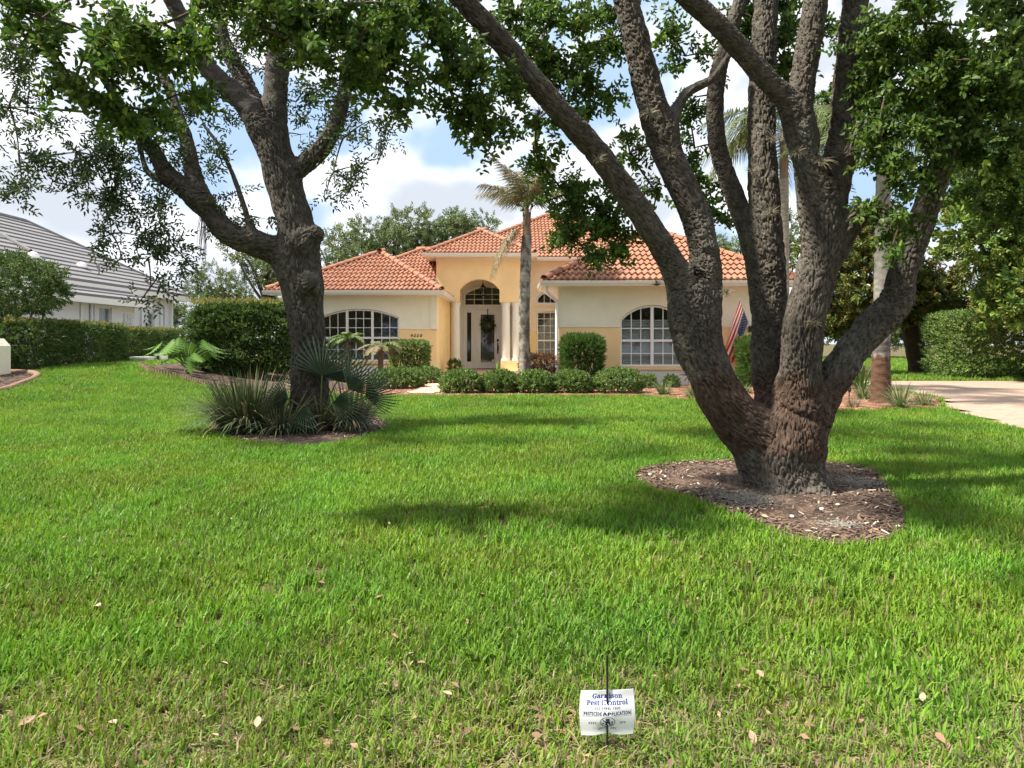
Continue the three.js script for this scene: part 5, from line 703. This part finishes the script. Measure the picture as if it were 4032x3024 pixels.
[[3.65, -17.1, 0.46, 'under the paired window', 0.02], [4.12, -16.15, 0.46, 'behind the reddish stem of the broad tree', 0.05], [5.75, -17.6, 0.34, 'behind the broad tree near the flag', 0], [7.8, -15.75, 0.5, 'behind the stained palm trunk', 0.05], [7.5, -13.75, 0.62, 'in front of the stained palm trunk', 0.1], [8.22, -14.2, 0.42, 'at the corner of the driveway', 0.1]].forEach(([x, z, L, l, dry], i) => clump('liriope_clump', `pale green strap-leaf clump ${l}`, 'plant', LG, at(x, z), strapGeo(810 + i, 170, L, 0.013, { spread: 1.15, base: 0.12, dry, tint: [0.11, 0.17, 0.05], tips: [0.24, 0.28, 0.14] })));
clump('liriope_clump', 'small dry grey strap-leaf clump beside the spotlight', 'plant', LG, at(6.6, -13.75), strapGeo(820, 90, 0.32, 0.01, { spread: 1.1, base: 0.1, dry: 0.5, tint: [0.09, 0.10, 0.06] }));
clump('ornamental_grass', 'straw-brown ornamental grass across the driveway', 'plant', null, at(11.9, -24.3), strapGeo(821, 420, 0.8, 0.014, { spread: 1.25, base: 0.4, dry: 0.45, tint: [0.10, 0.11, 0.05] }));
clump('ornamental_grass', 'green ornamental grass at the end of the driveway', 'plant', null, at(10.9, -24.6), strapGeo(822, 260, 0.7, 0.02, { spread: 1.1, base: 0.25, dry: 0.1, tint: [0.09, 0.15, 0.04] }));
clump('crinum_lily', 'upright yellow-green lily before the square clipped shrub', 'plant', null, at(-3.5, -21.2), strapGeo(823, 26, 0.8, 0.075, { spread: 0.55, base: 0.08, dry: 0, tint: [0.20, 0.27, 0.045], stiff: 0.75 }));
clump('crinum_lily', 'arching yellow-green lily beside the front door walk', 'plant', null, at(-0.42, -19.4, 0.05), strapGeo(824, 24, 0.85, 0.07, { spread: 1.25, base: 0.08, dry: 0, tint: [0.17, 0.24, 0.05], stiff: 0.5 }));
clump('crinum_lily', 'green lily behind the many-stemmed tree beside the driveway', 'plant', null, at(9.3, -19), strapGeo(825, 22, 0.8, 0.08, { spread: 0.9, base: 0.1, dry: 0, tint: [0.10, 0.2, 0.04], stiff: 0.6 }));
{ // split-leaf philodendron
  const t = thing('philodendron', 'split-leaf philodendron with huge lobed leaves beside the tall hedge', 'plant', at(-9.75, -21.3)), r = rng(990), sh = new THREE.Shape(), P = [];
  const N = 7; for (let i = 0; i <= N; i++) { const y = i / N, w = 0.34 * Math.sin(Math.PI * Math.min(0.97, 0.15 + y * 0.85)) + 0.03; P.push([w, y * 0.75 + 0.09], [w * 0.24, y * 0.75 + 0.075]); }
  sh.moveTo(0, 0); P.forEach(([x, y]) => sh.lineTo(x, y)); sh.lineTo(0, 0.95); [...P].reverse().forEach(([x, y]) => sh.lineTo(-x, y)); sh.closePath();
  const base = new THREE.ShapeGeometry(sh), bend = (g, k) => { const p = g.attributes.position; for (let i = 0; i < p.count; i++) { const x = p.getX(i), y = p.getY(i); p.setZ(i, Math.abs(x) * 0.25 - k * y * y); } g.computeVertexNormals(); return g; }, lm = [[0.085, 0.19, 0.025], [0.07, 0.15, 0.02], [0.11, 0.22, 0.03]].map((c) => leafy({ vertexColors: false, color: C(...c), transmission: 0.35, clearcoat: 0.2 }));
  for (let i = 0; i < 21; i++) { const a = -2.6 + i * 0.3 + (r() - 0.5) * 0.3, h = 0.45 + 0.75 * r(), d = 0.35 + 0.55 * r(), tip = V(Math.sin(a) * d, h, Math.cos(a) * d), f = mesh('leaf', bend(base.clone(), 0.25 + 0.35 * r()), lm[i % 3], t); f.position.copy(tip); f.rotation.order = 'YXZ'; f.rotation.set(2.0 + 0.8 * r(), a, 0); f.scale.setScalar(0.55 + 0.28 * r()); mesh('leaf_stalk', new THREE.TubeGeometry(new THREE.QuadraticBezierCurve3(V(0, 0.15, 0), V(tip.x * 0.4, h * 0.9, tip.z * 0.4), tip), 12, 0.014, 6), lm[1], t); }
  mesh('stem', limbGeo([[0, -0.05, 0, 0.09], [0.02, 0.15, 0, 0.08], [0.05, 0.4, 0, 0.06]], [], { cell: 0.02, plate: 0.05, depth: 0.01, color: () => [0.15, 0.11, 0.075], capEnd: true }), barkMat, t);
}

// the far side of the street, behind the photographer: it darkens the window reflections
[[-16, 17, 1], [-8.5, 19, 2], [-1, 16.5, 3], [7, 19, 4], [14.5, 17.5, 5], [22, 18, 6]].forEach(([x, z, k]) => broadTree('street_tree', ['shade tree across the street beside a driveway', 'tallest shade tree across the street', 'shade tree across the street facing the front door', 'broad shade tree across the street', 'shade tree across the street facing the paired window', 'outermost shade tree across the street'][k - 1], 'trees across the street', [x, 0, z], [0, 2.6, 0], 0.3, cloudOf(50 + k, [0, 4.6, 0], [3.6, 3.0, 2.4], 22, 1.2, 1.7), farSprig, matte, 9, 980 + k, 3.2));
{ const g = new THREE.PlaneGeometry(120, 6.5).rotateX(-Math.PI / 2).translate(0, 0.02, 6.2); tag(mesh('road', metric(g), std({ color: C(0.06, 0.06, 0.062), bumpMap: soilBump, bumpScale: 0.01, roughness: 0.95 }), scene), 'asphalt street running along the front of the lawn', 'road', null, 'structure'); }
{ // wreath on the front door
  const w = thing('door_wreath', 'round wreath of green and russet leaves hanging on the front door', 'wreath', [-1.13, 2.12, -32.96]), r = rng(60), items = [[], []];
  mesh('ring', new THREE.TorusGeometry(0.23, 0.035, 8, 28), twigMat, w); mesh('hanger', mbox(-0.02, 0.02, 0.2, 0.74, -0.03, -0.01), M.iron, w);
  for (let i = 0; i < 110; i++) { const a = r() * 6.283, d = 0.23 + (r() - 0.5) * 0.1; items[i % 2].push([V(Math.cos(a) * d, Math.sin(a) * d, 0.02 + 0.05 * r()), V(Math.cos(a) * 0.5 + (r() - 0.5), Math.sin(a) * 0.5 + (r() - 0.5), 0.6).normalize(), 0.8 + 0.5 * r(), tintOf(r, 0.3, 0.2)]); }
  [brownSprig[0], hedgeSprig[0]].forEach((g, i) => scatter('leaves', w, g, matte, items[i]));
}

// ------------------------------------------------------------------ flag, lights, edging, moss, sign
{
  const cv = document.createElement('canvas'); cv.width = 760; cv.height = 400; const c = cv.getContext('2d');
  for (let i = 0; i < 13; i++) { c.fillStyle = i % 2 ? '#f4f1ea' : '#c9213a'; c.fillRect(0, i * 400 / 13, 760, 400 / 13 + 1); }
  c.fillStyle = '#27306b'; c.fillRect(0, 0, 304, 400 * 7 / 13); c.fillStyle = '#e6e2da';
  for (let j = 0; j < 9; j++) for (let i = 0; i < (j % 2 ? 5 : 6); i++) { const x = 25 + i * 50.6 + (j % 2 ? 25 : 0), y = 22 + j * 21.5; c.beginPath(); for (let k = 0; k < 10; k++) { const a = k * Math.PI / 5 - Math.PI / 2, q = k % 2 ? 4 : 10; c.lineTo(x + q * Math.cos(a), y + q * Math.sin(a)); } c.fill(); }
  const tx = new THREE.CanvasTexture(cv); tx.colorSpace = THREE.SRGBColorSpace;
  const f = thing('house_flag', 'striped flag with stars hanging from a pole on the house wall', 'flag', [6.70, 0, -20.9]);
  const pole = new THREE.CatmullRomCurve3([V(0.35, 1.72, -0.1), V(-0.25, 2.55, 0.75)]); mesh('pole', new THREE.TubeGeometry(pole, 6, 0.014, 8), M.white, f); mesh('bracket', mbox(0.28, 0.42, 1.62, 1.8, -0.1, -0.03), M.iron, f);
  const g = new THREE.PlaneGeometry(1, 1, 40, 24), p = g.attributes.position; // u along the fly, v along the hoist
  const h0 = V(-0.22, 2.51, 0.70), h1 = V(0.22, 1.9, 0.08);
  for (let i = 0; i < p.count; i++) { const u = p.getX(i) + 0.5, v = 0.5 - p.getY(i), top = h1.clone().lerp(h0, v), q = top.add(V(-0.42 * u + 0.03 * Math.sin(v * 13 + u * 3) * u, -1.5 * u * (0.8 + 0.2 * v), 0.16 * Math.sin(v * 11 + u * 2.5) * u - 0.25 * u)); p.setXYZ(i, q.x, q.y, q.z); } g.computeVertexNormals();
  mesh('cloth', g, phys({ map: tx, side: THREE.DoubleSide, roughness: 0.8, transmission: 0.25, thickness: 0 }), f);
}
{ // bed spotlight
  const s = thing('garden_spotlight', 'small black spotlight on a stake in the mulch', 'spotlight', at(6.78, -14.3, 0.03));
  mesh('stake', new THREE.CylinderGeometry(0.012, 0.008, 0.3, 8).translate(0, 0.14, 0), M.iron, s); mesh('lamp_head', new THREE.LatheGeometry([[0, -0.05], [0.03, -0.045], [0.045, 0.06], [0.05, 0.08], [0.042, 0.08], [0.035, 0.05], [0, 0.045]].map((q) => new THREE.Vector2(...q)), 16).rotateX(-0.7).translate(0, 0.33, 0), M.iron, s);
}
{ // scalloped edging round the bed of the tall hedge, terracotta curb of the neighbour's bed
  const e = thing('scalloped_edging', 'brown scalloped edging blocks round the tall hedge bed', 'edging'), m = [[0.22, 0.15, 0.10], [0.25, 0.175, 0.12]].map((c) => std({ color: C(...c), bumpMap: soilBump, bumpScale: 0.01 })), g = new THREE.CylinderGeometry(0.055, 0.055, 0.16, 10);
  const c = new THREE.CatmullRomCurve3([V(-11.5, 0, -22.0), V(-10.6, 0, -20.9), V(-9.6, 0, -20.4), V(-8.2, 0, -19.5), V(-7.2, 0, -18.9)]), L = c.getLength(), r = rng(5); for (let s = 0; s < L; s += 0.115) { const p = c.getPointAt(s / L), o = mesh('edging_block', g, m[r() < 0.5 ? 0 : 1], e); o.position.set(p.x, groundY(p.x, p.z) + 0.07 + r() * 0.01, p.z); o.rotation.z = (r() - 0.5) * 0.08; }
  const b = thing('bed_curb', 'rounded terracotta curb around the neighbour mulch bed', 'curb'), cc = new THREE.CatmullRomCurve3([[-12.6, -14.8], [-11.5, -15.7], [-11.75, -17.0], [-12.35, -18.5], [-13.0, -19.2], [-14.0, -19.4], [-14.9, -19.3]].map(([x, z]) => V(x, groundY(x, z) + 0.03, z))); mesh('curb_bead', new THREE.TubeGeometry(cc, 160, 0.09, 8).scale(1, 1, 1), std({ color: C(0.21, 0.12, 0.08), bumpMap: soilBump, bumpScale: 0.01 }), b);
}
const BEDN = [[-12.6, -14.8], [-11.5, -15.7], [-11.75, -17.0], [-12.35, -18.5], [-13.1, -19.3], [-13.6, -20.4], [-13.8, -22.5], [-14.2, -26.5], [-14.7, -30.5], [-15.2, -34], [-20, -36], [-21, -14.8]];
sheet('neighbour_bed', BEDN, 0.012, mulchMat, 'pine bark bed under the neighbour hedge', 'bed', { step: 0.2 });
{
  const u = thing('utility_box', 'low white utility cover on the ground beside the hedge', 'utility box', at(-13.95, -26.8)); mesh('lid', mbox(-0.35, 0.35, 0.14, 0.2, -0.3, 0.3), M.white, u); mesh('body', mbox(-0.32, 0.32, 0, 0.14, -0.27, 0.27), M.white, u);
  const v = thing('pump_housing', 'small white box with a dark pot beside the hedge', 'box', at(-13.75, -27.9)); mesh('body', mbox(-0.18, 0.18, 0, 0.3, -0.15, 0.15), M.white, v); mesh('pipe', new THREE.CylinderGeometry(0.05, 0.05, 0.24, 10).translate(0.0, 0.12, 0.28), M.dark, v);
}
{ // ball moss on the limbs and hanging strands
  const g = strapGeo(880, 90, 0.13, 0.0035, { spread: 2.6, base: 0.02, dry: 0.25, tint: [0.09, 0.085, 0.06], stiff: 0.2 }), mat = leafy({ roughness: 0.9, transmission: 0.1 });
  const spots = BALL_MOSS; let first = null;
  spots.forEach(([x, y, z, s], i) => { if (!first) { first = thing('ball_moss', 'grey wiry tuft of ball moss clinging to a limb', 'moss', [x, y, z], 0, 'ball moss tufts on the limbs'); mesh('wires', g, mat, first).userData.kind = 'stuff'; first.scale.setScalar(s); } else { const o = copy(first, [x, y, z], i * 1.3, s); o.rotation.x = 0.9; } });
  HANGING_MOSS.forEach(([x, y, z, L], k) => { const r = rng(890 + k), gs = []; for (let i = 0; i < 26; i++) { const a = V(x + (r() - 0.5) * 0.1, y, z + (r() - 0.5) * 0.1); gs.push(twigGeo(a, a.clone().add(V((r() - 0.5) * 0.12, -L * (0.4 + 0.6 * r()), (r() - 0.5) * 0.1)), 0.004, 0.0015, r, 0.3)); } tag(mesh('hanging_moss', mergeGeometries(gs), std({ color: C(0.12, 0.12, 0.09), roughness: 1 }), scene), `grey beard of moss hanging ${['under the low limb of the oak', 'beside the oak trunk fork', 'from the oak spray over the roof'][k]}`, 'moss'); });
}
{ // lawn notice
  const s = thing('lawn_sign', 'small white pesticide notice on a thin black stick in the grass', 'sign', [0.30, 0, -2.24], -0.06), W = 0.163, Hh = 0.142, y0 = 0.062;
  mesh('stick', new THREE.CylinderGeometry(0.0032, 0.0032, 0.40, 8).translate(0, 0.115, 0), std({ color: C(0.012, 0.012, 0.014), roughness: 0.5 }), s);
  const warp = (g, off) => { const p = g.attributes.position; for (let i = 0; i < p.count; i++) { const x = p.getX(i), y = p.getY(i), t = (y - y0) / Hh, near = Math.exp(-((x / 0.028) ** 2)), weave = Math.sin(Math.PI * clamp(t * 1.35 - 0.13)) * 0.011 - 0.0062; p.setXYZ(i, x + 0.006 * Math.sin(t * 3) * Math.sign(x), y + 0.06 * x - 0.006 * near * (t < 0.3 ? -1 : 0), p.getZ(i) + off + weave * (0.35 + 0.65 * near) + 0.004 * Math.cos(x * 26) - 0.002); } g.computeVertexNormals(); return g; };
  mesh('card', warp(new THREE.BoxGeometry(W, Hh, 0.0012, 24, 20, 1).translate(0, y0 + Hh / 2, 0), 0), std({ color: C(0.80, 0.81, 0.84), roughness: 0.6 }), s);
  const cv = document.createElement('canvas'); cv.width = 1024; cv.height = 892; const c = cv.getContext('2d'); c.fillStyle = '#f4f6fb'; c.fillRect(0, 0, 1024, 892); c.textAlign = 'center'; c.fillStyle = '#12309a'; c.strokeStyle = '#12309a'; c.lineWidth = 5; const put = (t, x, y, w) => { c.fillText(t, x, y, w); c.strokeText(t, x, y, w); };
  c.font = 'bold 130px serif'; put('Garrison', 512, 150, 560); put('Pest Control', 512, 276, 760); c.fillStyle = '#20283f'; c.font = 'bold 72px sans-serif'; c.fillText('352-596-1860', 512, 364, 470);
  c.strokeStyle = '#20283f'; c.lineWidth = 5; c.strokeRect(66, 392, 892, 104); c.font = 'bold 92px sans-serif'; c.fillStyle = c.strokeStyle = '#14225e'; put('PESTICIDE APPLICATION', 512, 476, 868);
  c.fillStyle = '#20283f'; c.font = 'bold 70px sans-serif'; c.fillText('KEEP', 246, 660, 190); c.fillText('OFF', 790, 660, 140); c.font = 'italic bold 64px sans-serif'; c.fillText('UNTIL', 420, 800, 170); c.fillText('DRY', 612, 800, 130);
  c.fillStyle = '#1b2a66'; c.strokeStyle = '#1b2a66'; c.lineWidth = 12; c.beginPath(); c.arc(518, 632, 116, 0, 7); c.stroke();
  c.beginPath(); c.arc(516, 560, 26, 0, 7); c.fill(); c.fillRect(494, 588, 50, 76); c.beginPath(); c.moveTo(496, 660); c.lineTo(480, 722); c.lineTo(504, 722); c.lineTo(520, 672); c.lineTo(540, 722); c.lineTo(562, 722); c.lineTo(542, 660); c.fill(); c.beginPath(); c.arc(580, 610, 17, 0, 7); c.fill(); c.fillRect(566, 628, 30, 48); c.fillRect(566, 676, 11, 42); c.fillRect(585, 676, 11, 42);
  c.fillRect(430, 672, 42, 16); c.fillRect(432, 686, 7, 18); c.fillRect(462, 686, 7, 18); c.lineWidth = 5; c.beginPath(); c.moveTo(500, 620); c.lineTo(470, 676); c.stroke(); c.lineWidth = 14; c.beginPath(); c.moveTo(448, 545); c.lineTo(572, 735); c.stroke();
  const tx = new THREE.CanvasTexture(cv); tx.colorSpace = THREE.SRGBColorSpace; tx.anisotropy = 8;
  mesh('print', warp(new THREE.PlaneGeometry(W - 0.002, Hh - 0.002, 24, 20).translate(0, y0 + Hh / 2, 0), 0.0014), std({ map: tx, roughness: 0.6 }), s);
}
{ // fallen leaves
  const base = new THREE.BufferGeometry(), pts = [[0, 0, -0.5], [0.2, 0.05, -0.25], [0.24, 0.06, 0.05], [0.13, 0.03, 0.35], [0, 0, 0.55], [-0.13, 0.04, 0.35], [-0.24, 0.07, 0.05], [-0.2, 0.05, -0.25], [0, -0.02, 0]]; const ix = []; for (let i = 0; i < 8; i++) ix.push(8, (i + 1) % 8, i);
  const g = geo(pts.flat(), ix), mats = [[0.24, 0.14, 0.085], [0.30, 0.20, 0.13], [0.17, 0.095, 0.06], [0.36, 0.26, 0.18]].map((c) => std({ color: C(...c), side: THREE.DoubleSide, roughness: 0.8 })), r = rng(4411);
  const spots = [...FALLEN]; for (let i = 0; i < 26; i++) { const d = 2.25 + 4.5 * r() ** 2, x = (r() * 2 - 1) * d * 0.7; if (isLawn(x, -d)) spots.push([x, -d]); } for (let i = 0; i < 40; i++) { const x = lerp(1.2, 3.5, r()), z = -lerp(4.7, 7.5, r()); if (inside(BEDC, x, z)) spots.push([x, z]); }
  spots.forEach(([x, z], i) => { const bed = !isLawn(x, z), o = mesh('fallen_leaf', g, mats[Math.floor(r() * 4)], scene); const s = 0.03 + 0.026 * r(); o.scale.set(s, s * (0.8 + r()), s); o.position.set(x, bed ? 0.06 : 0.045 + 0.02 * r(), z); o.rotation.set((r() - 0.5) * 1.1, r() * 6.3, (r() - 0.5) * 1.1); tag(o, bed ? 'dry brown leaf on the mulch of the many-stemmed tree' : 'dry brown leaf caught in the grass', 'leaf', bed ? 'fallen leaves on the mulch' : 'fallen leaves on the lawn'); });
}
{ // small brittle bits of leaf down among the blades
  const r = rng(515), list = [], g = geo([0, 0, -0.5, 0.3, 0.12, 0, 0, 0, 0.6, -0.28, 0.1, 0.05], [0, 1, 2, 0, 2, 3]); for (let i = 0; i < 420; i++) { const d = 1.9 + 3.2 * r() ** 1.6, x = (r() * 2 - 1) * d * 0.78; if (!isLawn(x, -d)) continue; const k = 0.5 + 0.8 * r(); list.push([V(x, 0.02 + 0.03 * r(), -d), V(r() - 0.5, 0.7, r() - 0.5).normalize(), 0.018 + 0.022 * r(), new THREE.Color().setRGB(0.26 * k, 0.16 * k, 0.10 * k)]); }
  const o = scatter('leaf_litter', scene, g, std({ side: THREE.DoubleSide, roughness: 0.9 }), list); tag(o, 'crumbled brown leaf litter down in the worn turf', 'litter', null, 'stuff');
}
// loose mulch, sand, pebbles
{
  const r = rng(321), chip = (w, l) => { const b = new THREE.BoxGeometry(w, 0.006, l).toNonIndexed(); b.deleteAttribute('uv'); return b; }, g1 = geo(Array.from(chip(0.009, 0.05).attributes.position.array)), items = [], items2 = [], peb = [];
  const put = (poly, n, x0, x1, z0, z1, y, list, tone) => { for (let i = 0; i < n; i++) { const x = lerp(x0, x1, r()), z = lerp(z0, z1, r()); if (inside(poly, x, z)) list.push([V(x, groundY(x, z) + y + r() * 0.012, z), V(r() - 0.5, 0.6 + r(), r() - 0.5).normalize(), 0.5 + r() * 0.9, tone(r)]); } };
  const brown = (q) => { const k = 0.5 + q() * 0.9; return new THREE.Color().setRGB(0.17 * k, 0.115 * k, 0.085 * k); }, red = (q) => { const k = 0.6 + q() * 0.8; return new THREE.Color().setRGB(0.40 * k, 0.165 * k, 0.10 * k); }, pale = (q) => { const k = 0.6 + q() * 0.6; return new THREE.Color().setRGB(0.5 * k, 0.44 * k, 0.36 * k); };
  put(BEDC, 9000, 1.0, 3.8, -7.7, -4.2, 0.04, items, brown); put(BEDC, 220, 1.1, 3.7, -7.7, -4.5, 0.045, items, pale); put(BEDO, 4200, -4.8, -1.8, -13.3, -9.2, 0.035, items, brown); put(BEDO, 350, -4.8, -1.8, -13.3, -9.2, 0.04, items, pale); put(BEDN, 5200, -15, -11.4, -24, -14.8, 0.035, items, brown);
  put(BEDF, 9000, -5.8, 9.7, -19.5, -13.3, 0.05, items2, red); put(BEDF, 1200, -5.8, 9.7, -19.5, -13.3, 0.055, items2, pale);
  const m = std({ roughness: 1 }), holder = (name, label, list, geom = g1) => { const o = scatter(name, scene, geom, m, list); o.name = numbered(name); tag(o, label, 'mulch', null, 'stuff'); };
  holder('mulch_chips', 'loose brown bark chips and straw in the tree beds', items); holder('mulch_chips', 'loose red bark chips in the front bed', items2);
  for (let i = 0; i < 34; i++) { const x = lerp(1.3, 3.4, r()), z = lerp(-7.4, -4.8, r()); if (inside(BEDC, x, z)) peb.push([V(x, 0.06, z), V(r() - 0.5, 1, r() - 0.5).normalize(), 0.5 + r(), pale(r).multiplyScalar(1.3)]); }
  holder('pebbles', 'pale pebbles scattered on the tree bed', peb, (() => { const s = new THREE.IcosahedronGeometry(0.012, 1).scale(1, 0.65, 1.2); return geo(Array.from(s.attributes.position.array)); })());
  const sand = []; for (const [cx, cz, rx, rz, n] of [[1.86, -5.75, 0.17, 0.2, 1500], [3.12, -6.4, 0.13, 0.17, 800], [2.25, -4.9, 0.1, 0.07, 350]]) for (let i = 0; i < n; i++) { const a = r() * 6.283, q = Math.sqrt(-Math.log(1 - 0.97 * r())) * 0.8, x = cx + Math.cos(a) * q * rx * 1.4, z = cz + Math.sin(a) * q * rz * 1.4; if (inside(BEDC, x, z)) { const k = 0.7 + 0.5 * r(); sand.push([V(x, 0.052 + 0.006 * r(), z), V(r() - 0.5, 2, r() - 0.5).normalize(), 0.5 + 0.7 * r(), new THREE.Color().setRGB(0.21 * k, 0.19 * k, 0.16 * k)]); } }
  holder('sand_grains', 'pale bare sand showing through the mulch beside the flared trunk', sand, (() => { const s = new THREE.IcosahedronGeometry(0.009, 0).scale(1, 0.35, 1); return geo(Array.from(s.attributes.position.array)); })());
}
// ------------------------------------------------------------------ the lawn
{
  const lawn = new THREE.Group(); lawn.name = 'lawn_grass'; scene.add(lawn); tag(lawn, 'thick green lawn of broad-bladed grass', 'grass', null, 'stuff');
  function tuft(seed, n, R, h, w, straw, flat = 0) {
    const r = rng(seed), pos = [], col = [];
    for (let i = 0; i < n; i++) {
      const a = r() * 6.283, b = R * Math.sqrt(r()), az = r() * 6.283, lean = flat ? 1.0 + 0.45 * r() : 0.1 + 0.75 * r() ** 1.3, l = h * (0.55 + 0.6 * r()), ww = w * (0.7 + 0.5 * r()), dx = Math.cos(az), dz = Math.sin(az), sx = -dz, sz = dx, cutTip = r() < 0.5 ? 0.45 : 0.08;
      const P = (t, s, k) => { const an = lean * (0.55 + 0.75 * t); return [b * Math.cos(a) + dx * Math.sin(an) * l * t + sx * s * ww * k, Math.cos(an) * l * t + 0.002, b * Math.sin(a) + dz * Math.sin(an) * l * t + sz * s * ww * k]; };
      const p = [P(0, -0.5, 0.8), P(0, 0.5, 0.8), P(0.5, -0.5, 1), P(0.5, 0.5, 1), P(1, -0.5, cutTip), P(1, 0.5, cutTip)], g = 0.8 + 0.4 * r(), dryB = r() < straw, k = dryB ? [0.32 * g, 0.265 * g, 0.15 * g] : [0.15 * g * (0.8 + 0.4 * r()), 0.30 * g, 0.02 * g];
      for (const t of [[0, 1, 3], [0, 3, 2], [2, 3, 5], [2, 5, 4]]) for (const e of t) { pos.push(...p[e]); col.push(...k); }
    }
    return geo(pos, null, col);
  }
  const mat = leafy({ transmission: 0.42, clearcoat: 0.3 });
  const kinds = [tuft(1, 11, 0.045, 0.07, 0.0082, 0.015), tuft(2, 12, 0.045, 0.074, 0.0078, 0.015), tuft(3, 12, 0.05, 0.058, 0.0086, 0.03), tuft(4, 12, 0.05, 0.055, 0.007, 0.3), tuft(5, 14, 0.06, 0.07, 0.0045, 0.85, 1)], lists = kinds.map(() => []), r = rng(2024);
  const wear = (x, z) => clamp(smooth(-3.2, -2.1, z) * 0.9 + 0.35 * n3(x * 1.3, z * 1.3, 4) - 0.05);           // thin strip of worn, strawy turf by the street
  const add = (x, z, s0) => {
    if (!isLawn(x, z) || inside(BEDN, x, z) || (x > 0.9 && x < 8.5 && z < -20) || (x > -9.2 && x < 1 && z < -26)) return;
    const w = wear(x, z), y = groundY(x, z); let k = Math.floor(r() * 3); if (r() < w * 0.75) k = r() < 0.5 ? 3 : 4;
    const tone = 1 + 0.17 * n3(x * 0.55, z * 0.55, 1) + 0.12 * n3b(x * 2.5, z * 2.5, 2), warm = 1 + 0.18 * n3b(x * 0.8, z * 0.8, 7), lush = k > 2 ? 1 : lerp(1, 0.82, w);
    lists[k].push([V(x, y, z), V((r() - 0.5) * 0.35, 1, (r() - 0.5) * 0.35).normalize(), s0 * (0.8 + 0.4 * r()) * lerp(1, 0.75, w), new THREE.Color().setRGB(tone * warm * lush * (k > 2 ? 1 : lerp(1, 1.25, w)), tone * lush, tone * lush * (k > 2 ? 0.85 : lerp(1, 1.6, w)))]);
  };
  const zone = (d0, d1, per, s) => { const n = Math.round(per * 0.5 * (d1 - d0) * (d0 + d1) * 1.62); for (let i = 0; i < n; i++) { const d = Math.sqrt(lerp(d0 * d0, d1 * d1, r())), x = (r() * 2 - 1) * d * 0.81; add(x, -d, s); } };
  zone(1.7, 3.2, 760, 1); zone(3.2, 4.5, 520, 1); zone(4.5, 8, 420, 1.05); zone(8, 13, 300, 1.15); zone(13, 20, 200, 1.3); zone(20, 34, 70, 1.6);
  for (let i = 0; i < 26000; i++) add(lerp(9, 40, r()), lerp(-60, -23.5, r()), 2.4);
  for (let i = 0; i < 5200; i++) { const d = 1.8 + 1.6 * r(), x = (r() * 2 - 1) * d * 0.8, w = wear(x, -d); if (r() < w) { const k = r() < 0.45 ? 3 : 4, q = 0.75 + 0.4 * r(); lists[k].push([V(x, 0, -d), V((r() - 0.5) * 0.5, 1, (r() - 0.5) * 0.5).normalize(), 0.7 + 0.4 * r(), new THREE.Color().setRGB(q, q * 0.98, q)]); } }
  for (const [P, n] of [[BEDC, 900], [BEDO, 700]]) for (let i = 0; i < n; i++) { const k = Math.floor(r() * P.length), a = P[k], b = P[(k + 1) % P.length], t = r(); add(lerp(a[0], b[0], t) + (r() - 0.5) * 0.16, lerp(a[1], b[1], t) + (r() - 0.5) * 0.16, 1.1); }
  kinds.forEach((g, i) => scatter('blades', lawn, g, mat, lists[i])); console.log('grass tufts', lists.map((l) => l.length).join(' '));
}

renderer.render(scene, camera);
